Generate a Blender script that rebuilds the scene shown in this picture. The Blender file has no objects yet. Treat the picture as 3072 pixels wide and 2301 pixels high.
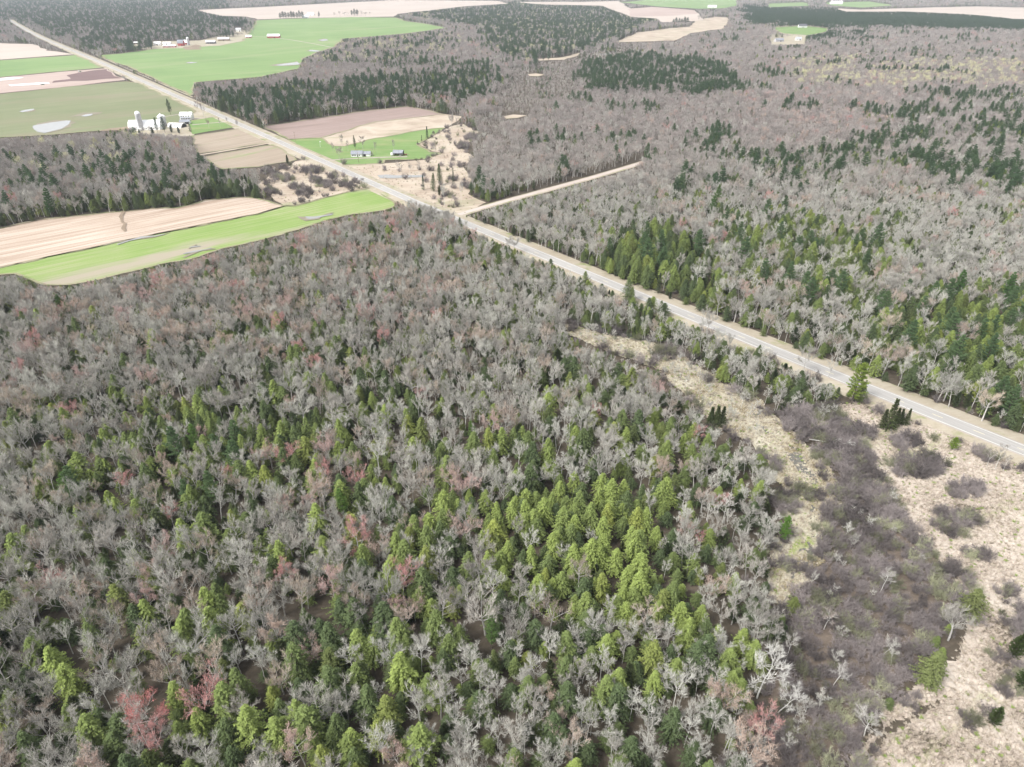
import bpy, math, random
import numpy as np
from mathutils import Vector, noise as mnoise

# ------------------------------------------------------------------ camera, sky, sun, exposure
H = 152.0                                   # flying height of the camera above the ground
PITCH = math.atan((1150.5 + 85.0) / 2048.0)  # looking down
scene = bpy.context.scene
C = scene.collection
cam_data = bpy.data.cameras.new('camera')
cam_data.lens = 24.0
cam_data.sensor_width = 36.0
cam_data.clip_start = 0.5
cam_data.clip_end = 60000.0
cam = bpy.data.objects.new('camera', cam_data)
cam.location = (0, 0, H)
cam.rotation_euler = (math.pi / 2 - PITCH, 0, 0)
C.objects.link(cam)
scene.camera = cam

SUN_EL, SUN_AZ = math.radians(50), math.radians(-125)   # azimuth measured from +Y towards +X
world = bpy.data.worlds.new('World')
scene.world = world
world.use_nodes = True
wn, wl = world.node_tree.nodes, world.node_tree.links
for n in list(wn):
    wn.remove(n)
sky = wn.new('ShaderNodeTexSky')
sky.sky_type = 'NISHITA'
sky.sun_disc = False
sky.sun_elevation = SUN_EL
sky.sun_rotation = SUN_AZ
sky.air_density = 1.0
sky.dust_density = 3.0
hs = wn.new('ShaderNodeHueSaturation')
hs.inputs['Saturation'].default_value = 0.16        # thin bright overcast
bg = wn.new('ShaderNodeBackground')
bg.inputs['Strength'].default_value = 0.15
wo = wn.new('ShaderNodeOutputWorld')
wl.new(sky.outputs[0], hs.inputs['Color'])
wl.new(hs.outputs[0], bg.inputs['Color'])
wl.new(bg.outputs[0], wo.inputs['Surface'])

sd = bpy.data.lights.new('sun', 'SUN')
sd.energy = 1.5
sd.angle = math.radians(12)
sd.color = (1.0, 0.965, 0.91)
sun = bpy.data.objects.new('sun', sd)
dirv = Vector((math.sin(SUN_AZ) * math.cos(SUN_EL), math.cos(SUN_AZ) * math.cos(SUN_EL), math.sin(SUN_EL)))
sun.rotation_euler = dirv.to_track_quat('Z', 'Y').to_euler()
sun.location = dirv * 300
C.objects.link(sun)

scene.view_settings.view_transform = 'Standard'
scene.view_settings.look = 'None'
scene.view_settings.gamma = 1.0
scene.view_settings.use_curve_mapping = False
scene.view_settings.exposure = 1.15
scene.render.engine = 'CYCLES'
cy = scene.cycles
cy.max_bounces = 4
cy.diffuse_bounces = 2
cy.glossy_bounces = 2
cy.transmission_bounces = 2
cy.transparent_max_bounces = 4
cy.volume_bounces = 0
cy.use_denoising = True
cy.sample_clamp_indirect = 4.0
cy.use_adaptive_sampling = False
cy.debug_use_spatial_splits = True

# ------------------------------------------------------------------ picture <-> ground (v units: 2212 x 1657 across the frame)
SC = 3072.0 / 2212.0
CP, SP = math.cos(PITCH), math.sin(PITCH)


def U(x, y, z=0.0):
    """Point at height z seen in direction (x, y)."""
    a = (x * SC - 1536) / 2048
    b = (1150.5 - y * SC) / 2048
    dx, dy, dz = a, CP + b * SP, -SP + b * CP
    dz = min(dz, -0.012)
    t = (H - z) / -dz
    return Vector((dx * t, dy * t, z))


def proj(P):
    """World points (n,3) -> v coordinates (n,2)."""
    P = np.asarray(P, float)
    X, Y, Z = P[:, 0], P[:, 1], P[:, 2] - H
    depth = np.maximum(Y * CP - Z * SP, 1.0)
    up = Y * SP + Z * CP
    return np.stack([(1536 + 2048 * X / depth) / SC, (1150.5 - 2048 * up / depth) / SC], 1)


def pip(pts, poly):
    poly = np.asarray(poly, float)[:, :2]
    x, y = pts[:, 0], pts[:, 1]
    inside = np.zeros(len(pts), bool)
    bb = (x > poly[:, 0].min()) & (x < poly[:, 0].max()) & (y > poly[:, 1].min()) & (y < poly[:, 1].max())
    if not bb.any():
        return inside
    xs, ys = x[bb], y[bb]
    r = np.zeros(len(xs), bool)
    j = len(poly) - 1
    for i in range(len(poly)):
        xi, yi = poly[i]
        xj, yj = poly[j]
        c = ((yi > ys) != (yj > ys)) & (xs < (xj - xi) * (ys - yi) / (yj - yi + 1e-12) + xi)
        r ^= c
        j = i
    inside[bb] = r
    return inside


# ------------------------------------------------------------------ materials
MATS = {}


def new_mat(name):
    m = bpy.data.materials.new(name)
    m.use_nodes = True
    nt = m.node_tree
    for n in list(nt.nodes):
        nt.nodes.remove(n)
    MATS[name] = m
    return m, nt.nodes, nt.links


def ramp(N, stops):
    r = N.new('ShaderNodeValToRGB')
    e = r.color_ramp.elements
    while len(e) > 1:
        e.remove(e[-1])
    e[0].position = stops[0][0]
    e[0].color = (*stops[0][1], 1)
    for p, c in stops[1:]:
        k = e.new(p)
        k.color = (*c, 1)
    return r


def noise_node(N, L, vec, scale, detail=3.0, rough=0.6, dist=0.0):
    n = N.new('ShaderNodeTexNoise')
    n.inputs['Scale'].default_value = scale
    n.inputs['Detail'].default_value = detail
    n.inputs['Roughness'].default_value = rough
    n.inputs['Distortion'].default_value = dist
    L.new(vec, n.inputs['Vector'])
    return n


def mixc(N, L, f, a, b, mode='MIX'):
    m = N.new('ShaderNodeMix')
    m.data_type = 'RGBA'
    m.blend_type = mode
    if isinstance(f, float):
        m.inputs[0].default_value = f
    else:
        L.new(f, m.inputs[0])
    for s, i in ((a, 6), (b, 7)):
        if isinstance(s, tuple):
            m.inputs[i].default_value = (*s, 1)
        else:
            L.new(s, m.inputs[i])
    return m.outputs[2]


def plain(name, col, rough=0.8, var=0.12, scale=0.6, metal=0.0, spec=0.3):
    m, N, L = new_mat(name)
    g = N.new('ShaderNodeNewGeometry')
    n = noise_node(N, L, g.outputs['Position'], scale, 4)
    lo = tuple(c * (1 - var) for c in col)
    hi = tuple(min(1, c * (1 + var)) for c in col)
    r = ramp(N, [(0.3, lo), (0.7, hi)])
    L.new(n.outputs[0], r.inputs[0])
    b = N.new('ShaderNodeBsdfPrincipled')
    b.inputs['Roughness'].default_value = rough
    b.inputs['Metallic'].default_value = metal
    b.inputs['Specular IOR Level'].default_value = spec
    L.new(r.outputs[0], b.inputs['Base Color'])
    o = N.new('ShaderNodeOutputMaterial')
    L.new(b.outputs[0], o.inputs[0])
    return m


def field_mat(name, stops, ang=0.0, row=2.0, stretch=14.0, patch=0.02, patch_col=None, patch_lo=0.55, patch_hi=0.7,
              rowmix=0.5, bump=0.3, wetcol=None, fine=1.2):
    """Soil or crop: streaks along the rows, larger blotches, fine grain."""
    m, N, L = new_mat(name)
    g = N.new('ShaderNodeNewGeometry')
    mp = N.new('ShaderNodeMapping')
    mp.inputs['Rotation'].default_value = (0, 0, -ang)
    L.new(g.outputs['Position'], mp.inputs['Vector'])
    ms = N.new('ShaderNodeMapping')
    ms.inputs['Scale'].default_value = (1.0 / (row * stretch), 1.0 / row, 1)
    L.new(mp.outputs[0], ms.inputs['Vector'])
    n1 = noise_node(N, L, ms.outputs[0], 1.0, 4, 0.6)
    n2 = noise_node(N, L, g.outputs['Position'], patch, 4, 0.55, 0.6)
    n3 = noise_node(N, L, g.outputs['Position'], fine, 3, 0.7)
    mx = N.new('ShaderNodeMix')
    mx.inputs[0].default_value = rowmix
    L.new(n2.outputs[0], mx.inputs[2])
    L.new(n1.outputs[0], mx.inputs[3])
    mx2 = N.new('ShaderNodeMix')
    mx2.inputs[0].default_value = 0.2
    L.new(mx.outputs[0], mx2.inputs[2])
    L.new(n3.outputs[0], mx2.inputs[3])
    r = ramp(N, stops)
    L.new(mx2.outputs[0], r.inputs[0])
    col = r.outputs[0]
    if patch_col:
        ms2 = N.new('ShaderNodeMapping')
        ms2.inputs['Location'].default_value = (37, 91, 5)
        ms2.inputs['Scale'].default_value = (patch * 0.5, patch * 1.8, 1)
        L.new(mp.outputs[0], ms2.inputs['Vector'])
        n4 = noise_node(N, L, ms2.outputs[0], 1.0, 5, 0.6, 0.3)
        mr = N.new('ShaderNodeMapRange')
        mr.inputs[1].default_value = patch_lo
        mr.inputs[2].default_value = patch_hi
        L.new(n4.outputs[0], mr.inputs[0])
        col = mixc(N, L, mr.outputs[0], col, patch_col)
    b = N.new('ShaderNodeBsdfPrincipled')
    b.inputs['Roughness'].default_value = 0.95
    b.inputs['Specular IOR Level'].default_value = 0.1
    L.new(col, b.inputs['Base Color'])
    if bump:
        bp = N.new('ShaderNodeBump')
        bp.inputs['Strength'].default_value = bump
        bp.inputs['Distance'].default_value = 0.4
        L.new(mx2.outputs[0], bp.inputs['Height'])
        L.new(bp.outputs[0], b.inputs['Normal'])
    o = N.new('ShaderNodeOutputMaterial')
    L.new(b.outputs[0], o.inputs[0])
    return m


def tint_mat(name, base=None, mix=1.0, translucent=0.0, var=0.25, nscale=0.5):
    """Colour of one plant comes from its own 'tint' value; grain inside the crown from noise."""
    m, N, L = new_mat(name)
    at = N.new('ShaderNodeAttribute')
    at.attribute_type = 'INSTANCER'
    at.attribute_name = 'tint'
    col = at.outputs['Color']
    if base:
        col = mixc(N, L, mix, base, col)
    tc = N.new('ShaderNodeTexCoord')
    n = noise_node(N, L, tc.outputs['Object'], nscale, 2, 0.6)
    r = ramp(N, [(0.3, (1 - var,) * 3), (0.7, (1 + var,) * 3)])
    L.new(n.outputs[0], r.inputs[0])
    col = mixc(N, L, 1.0, col, r.outputs[0], 'MULTIPLY')
    d = N.new('ShaderNodeBsdfDiffuse')
    L.new(col, d.inputs['Color'])
    sh = d.outputs[0]
    if translucent:
        t = N.new('ShaderNodeBsdfTranslucent')
        L.new(col, t.inputs['Color'])
        ms = N.new('ShaderNodeMixShader')
        ms.inputs[0].default_value = translucent
        L.new(sh, ms.inputs[1])
        L.new(t.outputs[0], ms.inputs[2])
        sh = ms.outputs[0]
    o = N.new('ShaderNodeOutputMaterial')
    L.new(sh, o.inputs[0])
    return m


tint_mat('twig', var=0.18)
tint_mat('needle', translucent=0.25, var=0.22, nscale=0.6)
plain('bark_grey', (0.40, 0.385, 0.36), 0.95, 0.3, 1.2, spec=0.1)
plain('bark_pale', (0.55, 0.54, 0.505), 0.9, 0.3, 1.5, spec=0.1)
plain('bark_dark', (0.10, 0.085, 0.07), 0.95, 0.3, 1.2, spec=0.1)
plain('white_wall', (0.78, 0.78, 0.76), 0.7, 0.05)
plain('white_roof', (0.82, 0.82, 0.82), 0.5, 0.06, 0.3)
plain('grey_roof', (0.23, 0.24, 0.27), 0.85, 0.2, 0.8)
plain('dark_roof', (0.10, 0.10, 0.11), 0.85, 0.2, 0.8)
plain('red_wall', (0.34, 0.06, 0.05), 0.8, 0.15)
plain('pink_wall', (0.42, 0.20, 0.19), 0.8, 0.15)
plain('window_glass', (0.03, 0.035, 0.04), 0.1, 0.05, spec=0.6)
plain('dark_inside', (0.035, 0.03, 0.03), 0.9, 0.3)  # shade inside open sheds and doorways, put into a near-black colour
plain('timber', (0.22, 0.16, 0.11), 0.9, 0.25)
plain('silo_concrete', (0.46, 0.45, 0.46), 0.85, 0.15, 0.5)
plain('metal', (0.62, 0.63, 0.65), 0.35, 0.08, 0.5, 0.6)
plain('line_paint', (0.72, 0.72, 0.68), 0.7, 0.15, 0.4)
plain('line_yellow', (0.70, 0.62, 0.36), 0.7, 0.15, 0.4)
plain('rust', (0.22, 0.10, 0.06), 0.8, 0.3, 1.0)
plain('machine_green', (0.05, 0.16, 0.06), 0.5, 0.1)
plain('rubber', (0.03, 0.03, 0.03), 0.8, 0.1)
plain('plastic_white', (0.80, 0.80, 0.80), 0.4, 0.06)

# ------------------------------------------------------------------ mesh helpers


class MB:
    def __init__(s):
        s.v, s.f, s.m = [], [], []

    def add(s, vs, fs, mi=0):
        o = len(s.v)
        s.v.extend([tuple(v) for v in vs])
        s.f.extend([tuple(i + o for i in f) for f in fs])
        s.m.extend([mi] * len(fs))

    def box(s, x0, x1, y0, y1, z0, z1, mi=0):
        s.add([(x0, y0, z0), (x1, y0, z0), (x1, y1, z0), (x0, y1, z0), (x0, y0, z1), (x1, y0, z1), (x1, y1, z1), (x0, y1, z1)],
              [(0, 3, 2, 1), (4, 5, 6, 7), (0, 1, 5, 4), (1, 2, 6, 5), (2, 3, 7, 6), (3, 0, 4, 7)], mi)

    def prism_x(s, prof, x0, x1, mi=0):
        """Profile (y, z) extruded along x."""
        n = len(prof)
        s.add([(x0, y, z) for y, z in prof] + [(x1, y, z) for y, z in prof],
              [tuple(range(n))[::-1], tuple(range(n, 2 * n))] + [(i, (i + 1) % n, (i + 1) % n + n, i + n) for i in range(n)], mi)

    def tube(s, pts, rad, n=5, mi=0, cap=False):
        o = len(s.v)
        k = len(pts)
        for i in range(k):
            p = Vector(pts[i])
            d = Vector(pts[min(i + 1, k - 1)]) - Vector(pts[max(i - 1, 0)])
            if d.length < 1e-6:
                d = Vector((0, 0, 1))
            d.normalize()
            a = d.orthogonal().normalized()
            b = d.cross(a)
            for j in range(n):
                t = 2 * math.pi * j / n
                q = p + (a * math.cos(t) + b * math.sin(t)) * rad[i]
                s.v.append((q.x, q.y, q.z))
        for i in range(k - 1):
            for j in range(n):
                s.f.append((o + i * n + j, o + i * n + (j + 1) % n, o + (i + 1) * n + (j + 1) % n, o + (i + 1) * n + j))
                s.m.append(mi)
        if cap:
            s.f.append(tuple(o + (k - 1) * n + j for j in range(n)))
            s.m.append(mi)

    def lathe(s, prof, n=20, mi=0):
        o = len(s.v)
        k = len(prof)
        for r, z in prof:
            for j in range(n):
                t = 2 * math.pi * j / n
                s.v.append((r * math.cos(t), r * math.sin(t), z))
        for i in range(k - 1):
            for j in range(n):
                s.f.append((o + i * n + j, o + i * n + (j + 1) % n, o + (i + 1) * n + (j + 1) % n, o + (i + 1) * n + j))
                s.m.append(mi)

    def mesh(s, name, mats):
        me = bpy.data.meshes.new(name)
        me.from_pydata(s.v, [], s.f)
        for m in mats:
            me.materials.append(MATS[m])
        if len(mats) > 1:
            me.polygons.foreach_set('material_index', s.m)
        me.update()
        return me

    def build(s, name, mat, parent=None):
        return link(name, s.mesh(name, [mat] if isinstance(mat, str) else mat), parent)


def link(name, me, parent=None):
    o = bpy.data.objects.new(name, me)
    C.objects.link(o)
    if parent:
        o.parent = parent
    return o


def tag(o, label, cat, group=None, kind=None):
    o['label'] = label
    o['category'] = cat
    if group:
        o['group'] = group
    if kind:
        o['kind'] = kind
    return o


def empty(name, loc, rz=0.0):
    o = bpy.data.objects.new(name, None)
    o.location = loc
    o.rotation_euler = (0, 0, rz)
    o.empty_display_size = 0.5
    C.objects.link(o)
    return o


def refine(poly, seed, step=None, amp=0.12):
    """Polygon in v (x, y[, z]) -> world outline with small natural wobbles."""
    pts = [U(*p[:2], p[2] if len(p) > 2 else 0.0) for p in poly]
    out = []
    for i, a in enumerate(pts):
        b = pts[(i + 1) % len(pts)]
        d = (b - a)
        ln = math.hypot(d.x, d.y)
        st = step or max(3.0, 0.012 * (a.length + b.length) * 0.5)
        k = max(1, min(60, int(ln / st)))
        for q in range(k):
            t = q / k
            p = a + d * t
            w = amp * st
            nx = mnoise.noise(Vector((p.x / st / 2.3, p.y / st / 2.3, seed * 7.1)))
            ny = mnoise.noise(Vector((p.x / st / 2.3, p.y / st / 2.3, seed * 7.1 + 50)))
            out.append((p.x + nx * w * 3, p.y + ny * w * 3))
    return out


LAYER = [0]


def sheet(name, poly, mat, label, cat, seed=0, z=None, step=None, amp=0.12, kind='structure'):
    LAYER[0] += 1
    z = 0.03 + 0.012 * LAYER[0] if z is None else z
    o2 = refine(poly, seed or LAYER[0], step, amp)
    me = bpy.data.meshes.new(name)
    me.from_pydata([(x, y, z) for x, y in o2], [], [tuple(range(len(o2)))])
    me.materials.append(MATS[mat])
    me.update()
    if me.polygons[0].normal.z < 0:
        me.flip_normals()
    o = link(name, me)
    return tag(o, label, cat, kind=kind)

# ------------------------------------------------------------------ ground and fields


def ang(p, q):
    d = U(*q) - U(*p)
    return math.atan2(d.y, d.x)


A_STRIP = ang((0, 580), (553, 464))
A_ROAD = ang((234, 142), (786, 390))
field_mat('forest_floor', [(0.3, (0.035, 0.031, 0.022)), (0.5, (0.08, 0.066, 0.05)), (0.7, (0.145, 0.12, 0.095))], 0.4, 2.0, 2.0, 0.05, bump=0.5)
field_mat('stubble', [(0.36, (0.255, 0.190, 0.143)), (0.48, (0.371, 0.293, 0.232)), (0.60, (0.495, 0.425, 0.360))], A_STRIP, 2.2, 45, 0.015, (0.464, 0.386, 0.316), 0.56, 0.7, 0.75)
field_mat('sprout_green', [(0.34, (0.136, 0.216, 0.060)), (0.48, (0.188, 0.268, 0.080)), (0.60, (0.264, 0.296, 0.144)), (0.68, (0.304, 0.272, 0.200))], A_STRIP, 2.0, 40, 0.012, (0.304, 0.272, 0.208), 0.54, 0.66, 0.6)
field_mat('pasture_green', [(0.3, (0.124, 0.200, 0.080)), (0.5, (0.172, 0.252, 0.100)), (0.7, (0.232, 0.288, 0.144))], A_STRIP, 9, 14, 0.006, (0.248, 0.272, 0.152), 0.55, 0.75, 0.5, 0.0)
field_mat('olive_grass', [(0.3, (0.136, 0.163, 0.084)), (0.5, (0.172, 0.189, 0.106)), (0.7, (0.220, 0.229, 0.141))], A_STRIP, 8, 14, 0.008, (0.211, 0.189, 0.132), 0.5, 0.7, 0.5, 0.0)
field_mat('lawn', [(0.3, (0.104, 0.188, 0.060)), (0.5, (0.152, 0.232, 0.080)), (0.7, (0.232, 0.276, 0.132))], 0.1, 3, 6, 0.03, (0.240, 0.248, 0.120), 0.55, 0.75, 0.4, 0.1)
field_mat('plough_mauve', [(0.3, (0.198, 0.145, 0.128)), (0.5, (0.264, 0.202, 0.180)), (0.7, (0.352, 0.282, 0.255))], A_STRIP, 3.0, 25, 0.012, (0.185, 0.141, 0.123), 0.55, 0.75, 0.6)
field_mat('plough_dark', [(0.3, (0.117, 0.077, 0.072)), (0.6, (0.171, 0.117, 0.113)), (0.75, (0.234, 0.171, 0.162))], A_STRIP, 3.0, 25, 0.012)
field_mat('furrow_grey', [(0.3, (0.235, 0.185, 0.143)), (0.5, (0.294, 0.244, 0.189)), (0.7, (0.361, 0.311, 0.252))], A_ROAD + math.pi / 2 + 0.25, 2.2, 40, 0.02, (0.202, 0.252, 0.109), 0.6, 0.72, 0.8, 0.6)
field_mat('dead_grass_pale', [(0.34, (0.238, 0.187, 0.140)), (0.46, (0.360, 0.295, 0.234)), (0.58, (0.432, 0.374, 0.302)), (0.7, (0.461, 0.418, 0.346))], 0.3, 3, 4, 0.03, (0.259, 0.259, 0.158), 0.55, 0.75, 0.4, 0.5)
field_mat('far_tan', [(0.3, (0.363, 0.302, 0.263)), (0.5, (0.425, 0.363, 0.316)), (0.7, (0.464, 0.409, 0.363))], A_STRIP, 12, 20, 0.004, bump=0)
field_mat('far_pink', [(0.3, (0.310, 0.232, 0.206)), (0.5, (0.370, 0.292, 0.258)), (0.7, (0.430, 0.353, 0.310))], A_STRIP, 12, 20, 0.004, bump=0)
field_mat('marsh', [(0.38, (0.074, 0.062, 0.044)), (0.45, (0.266, 0.222, 0.181)), (0.53, (0.407, 0.351, 0.296)), (0.66, (0.473, 0.425, 0.370))], 0.6, 0.7, 2.5, 0.05, (0.266, 0.274, 0.141), 0.60, 0.76, 0.4, 0.5, fine=2.5)  # darkest stop paints the shadow creases between tussocks into the colour
field_mat('sedge', [(0.34, (0.048, 0.041, 0.021)), (0.43, (0.206, 0.172, 0.107)), (0.52, (0.351, 0.320, 0.244)), (0.66, (0.433, 0.409, 0.341))], 0.9, 0.6, 3.0, 0.08, (0.200, 0.241, 0.069), 0.58, 0.70, 0.4, 0.6, fine=2.5)
field_mat('verge', [(0.3, (0.244, 0.211, 0.152)), (0.5, (0.340, 0.300, 0.233)), (0.7, (0.407, 0.370, 0.303))], 0.3, 1.5, 3, 0.05, (0.185, 0.222, 0.074), 0.55, 0.7, 0.4, 0.5)
field_mat('asphalt', [(0.34, (0.265, 0.255, 0.24)), (0.5, (0.325, 0.315, 0.30)), (0.66, (0.38, 0.37, 0.355))], A_ROAD, 1.2, 40, 0.03, bump=0.05, fine=3)
field_mat('gravel', [(0.3, (0.288, 0.248, 0.216)), (0.5, (0.344, 0.304, 0.264)), (0.7, (0.400, 0.360, 0.320))], 0.3, 1.0, 8, 0.04, bump=0.3, fine=3)
field_mat('red_gravel', [(0.3, (0.36, 0.305, 0.27)), (0.5, (0.43, 0.37, 0.335)), (0.7, (0.49, 0.44, 0.405))], 0.35, 0.9, 20, 0.04, bump=0.3, fine=3)
field_mat('dirt', [(0.3, (0.170, 0.128, 0.093)), (0.6, (0.255, 0.204, 0.153)), (0.8, (0.323, 0.272, 0.212))], 0.3, 2, 3, 0.04)

field_mat('bog', [(0.3, (0.075, 0.06, 0.05)), (0.5, (0.13, 0.105, 0.085)), (0.7, (0.22, 0.18, 0.145))], 0.3, 2, 3, 0.06, bump=0.4)

m, N, L = new_mat('water')
b = N.new('ShaderNodeBsdfPrincipled')
b.inputs['Base Color'].default_value = (0.12, 0.115, 0.10, 1)
b.inputs['Roughness'].default_value = 0.08
b.inputs['IOR'].default_value = 1.33
g = N.new('ShaderNodeNewGeometry')
nn = noise_node(N, L, g.outputs['Position'], 1.5, 3)
bp = N.new('ShaderNodeBump')
bp.inputs['Strength'].default_value = 0.08
bp.inputs['Distance'].default_value = 0.1
L.new(nn.outputs[0], bp.inputs['Height'])
L.new(bp.outputs[0], b.inputs['Normal'])
o = N.new('ShaderNodeOutputMaterial')
L.new(b.outputs[0], o.inputs[0])
# shallow silty melt water standing on pale soil
m, N, L = new_mat('puddle')
b = N.new('ShaderNodeBsdfPrincipled')
b.inputs['Base Color'].default_value = (0.24, 0.24, 0.23, 1)
b.inputs['Roughness'].default_value = 0.12
b.inputs['IOR'].default_value = 1.33
o = N.new('ShaderNodeOutputMaterial')
L.new(b.outputs[0], o.inputs[0])

mb = MB()
mb.add([(-12000, -1500, 0), (12000, -1500, 0), (12000, 14000, 0), (-12000, 14000, 0)], [(0, 1, 2, 3)])
tag(mb.build('ground', 'forest_floor'), 'brown leaf-littered ground under the leafless forest', 'ground', kind='structure')

THICKET_V = [(1600, 1720), (1660, 1560), (1690, 1400), (1730, 1280), (1790, 1185), (1775, 1095), (1835, 1030), (1775, 965), (1690, 905), (1760, 880), (1860, 925), (1890, 1010), (1920, 1085), (1975, 1165), (2085, 1262), (2070, 1330), (1990, 1400), (1960, 1470), (1880, 1530), (1830, 1657), (1780, 1760)]
# open land: (name, outline in v, material, label, category). The outline is also what stays clear of trees.
FIELDS = [
    ('field', [(-120, 512), (0, 494), (86, 475), (209, 462), (336, 450), (386, 449), (443, 433), (521, 427), (553, 428), (613, 445), (553, 464), (339, 506), (261, 522), (104, 556), (0, 579), (-120, 608)],
     'stubble', 'pale tan stubble field with curved rows beside the bright green strip', 'field'),
    ('field', [(-120, 608), (0, 579), (104, 556), (261, 522), (339, 506), (553, 464), (613, 446), (640, 445), (700, 428), (775, 410), (805, 407), (832, 424), (860, 443), (829, 455), (765, 463), (705, 475), (644, 497), (547, 523), (482, 538), (430, 554), (347, 571), (287, 587), (198, 606), (156, 614), (99, 616), (65, 604), (34, 593), (0, 593), (-120, 626)],
     'sprout_green', 'long bright green strip field in front of the tan stubble field', 'field'),
    ('field', [(569, 272), (639, 263), (777, 241), (879, 230), (960, 247), (889, 255), (814, 263), (775, 273), (699, 297), (626, 301)],
     'plough_mauve', 'mauve brown ploughed field behind the white ranch house', 'field'),
    ('meadow', [(699, 297), (775, 273), (814, 263), (889, 255), (960, 247), (998, 252), (975, 268), (962, 276), (918, 280), (795, 302), (746, 316), (720, 316), (691, 298)],
     'dead_grass_pale', 'pale straw coloured meadow between the ploughed field and the lawn', 'meadow'),
    ('lawn', [(620, 302), (691, 298), (720, 316), (746, 316), (795, 302), (918, 280), (960, 276), (944, 289), (902, 311), (931, 328), (954, 331), (918, 344), (832, 346), (829, 353), (733, 357), (709, 346)],
     'lawn', 'green lawn round the white ranch house and open shed', 'lawn'),
    ('meadow', [(736, 357), (829, 353), (918, 345), (955, 331), (932, 327), (903, 311), (944, 290), (965, 276), (1000, 268), (1035, 285), (1020, 305), (985, 315), (1005, 325), (1025, 340), (1000, 358), (1020, 385), (1012, 420), (1050, 438), (1000, 462), (960, 452), (905, 436), (850, 410), (790, 380)],
     'dead_grass_pale', 'flat pinkish straw marsh meadow across the road from the green strip', 'meadow'),
    ('meadow', [(553, 398), (600, 372), (640, 348), (668, 344), (720, 366), (772, 395), (798, 406), (700, 427), (640, 443), (612, 444), (590, 430)],
     'dead_grass_pale', 'rough straw coloured wet meadow with dark bushes beside the road', 'meadow'),
    ('field', [(417, 294), (521, 277), (585, 308), (430, 332), (418, 318)],
     'furrow_grey', 'furrowed grey brown field with green patches beside the farm lawn', 'field'),
    ('field', [(440, 340), (587, 313), (628, 336), (640, 346), (560, 360), (480, 366)],
     'furrow_grey', 'furrowed grey brown field below the pale farm track', 'field'),
    ('lawn', [(405, 262), (470, 252), (515, 273), (417, 290)],
     'lawn', 'green farm lawn beside the white farmhouse', 'lawn'),
    ('field', [(-120, 212), (0, 204), (130, 190), (270, 176), (300, 180), (400, 229), (424, 240), (395, 262), (340, 268), (280, 275), (200, 284), (100, 292), (0, 297), (-120, 312)],
     'olive_grass', 'wide olive green field with white puddles left of the farm', 'field'),
    ('field', [(-120, 176), (0, 168), (150, 154), (225, 148), (268, 173), (150, 187), (0, 202), (-120, 210)],
     'far_pink', 'pinkish garden field with dark soil plot between two green fields', 'field'),
    ('field', [(-120, 140), (0, 131), (165, 119), (222, 146), (150, 152), (0, 167), (-120, 176)],
     'pasture_green', 'small green field left of the straight road', 'field'),
    ('field', [(-120, 96), (0, 93), (72, 95), (105, 109), (163, 117), (0, 129), (-120, 138)],
     'far_tan', 'pale tan field at the left edge beside the road', 'field'),
    ('field', [(212, 120), (265, 116), (330, 106), (400, 104), (480, 98), (528, 88), (545, 60), (556, 44), (620, 41), (760, 37), (852, 38), (870, 44), (965, 60), (880, 72), (740, 84), (725, 100), (700, 108), (655, 126), (645, 148), (560, 166), (420, 178), (414, 207), (360, 181), (290, 150)],
     'pasture_green', 'very large green pasture running back from the road to far farms', 'field'),
    ('field', [(425, 22), (553, 16), (700, 8), (860, 0), (1080, 2), (1100, 8), (1000, 14), (860, 30), (850, 36), (640, 39), (556, 42), (528, 36), (480, 34)],
     'far_tan', 'far pale tan field behind the green pasture', 'field'),
    ('field', [(1105, 4), (1250, 4), (1340, 2), (1360, 20), (1500, 22), (1512, 32), (1520, 45), (1430, 48), (1418, 40), (1360, 36), (1300, 12), (1180, 10)],
     'far_tan', 'far pale tan field beyond the conifer wood', 'field'),
    ('field', [(1356, 19), (1410, 15), (1500, 22), (1506, 30), (1440, 35), (1362, 36)],
     'far_pink', 'far pinkish ploughed field beyond the conifer wood', 'field'),
    ('field', [(1340, 5), (1420, -2), (1590, -2), (1592, 12), (1560, 18), (1510, 19), (1420, 14)],
     'pasture_green', 'far bright green field at the top edge', 'field'),
    ('meadow', [(1325, 92), (1380, 70), (1440, 62), (1490, 58), (1500, 46), (1545, 36), (1572, 38), (1575, 46), (1562, 62), (1490, 72), (1460, 88), (1440, 88)],
     'dead_grass_pale', 'far pale river marsh winding between two dark woods', 'meadow'),
    ('field', [(1662, 8), (1735, 5), (1750, 12), (1680, 15), (1659, 15)],
     'pasture_green', 'far narrow green field behind the plantation', 'field'),
    ('field', [(1800, 18), (1860, 21), (1985, 17), (2110, 14), (2230, 17), (2300, 18), (2300, 42), (2190, 41), (2150, 36), (2080, 30), (1960, 25), (1830, 25)],
     'far_tan', 'far bright tan field behind the dark pine plantation', 'field'),
    ('lawn', [(1668, 60), (1735, 56), (1790, 62), (1782, 70), (1740, 76), (1690, 72)],
     'lawn', 'far small green lawn between pine plantations', 'lawn'),
    ('meadow', [(1143, 130), (1170, 127), (1205, 125), (1240, 118), (1254, 114), (1250, 120), (1215, 129), (1160, 132)], 'dead_grass_pale', 'thin straw streak in the brushy corridor beside the dark wood', 'meadow'),
    ('meadow', [(1140, 161), (1160, 159), (1177, 162), (1165, 166), (1145, 165)], 'dead_grass_pale', 'small straw clearing in the brushy corridor', 'meadow'),
    ('meadow', [(1085, 252), (1110, 248), (1140, 250), (1120, 256), (1095, 257)], 'dead_grass_pale', 'small pale gap in the grey brush above the side road', 'meadow'),
    ('clearing', [(1780, 6), (1880, 3), (1930, 12), (1860, 17), (1800, 12)], 'pasture_green', 'far pale green clearing with scattered farm buildings', 'clearing'),
]
rng_m = np.random.default_rng(3)
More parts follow.
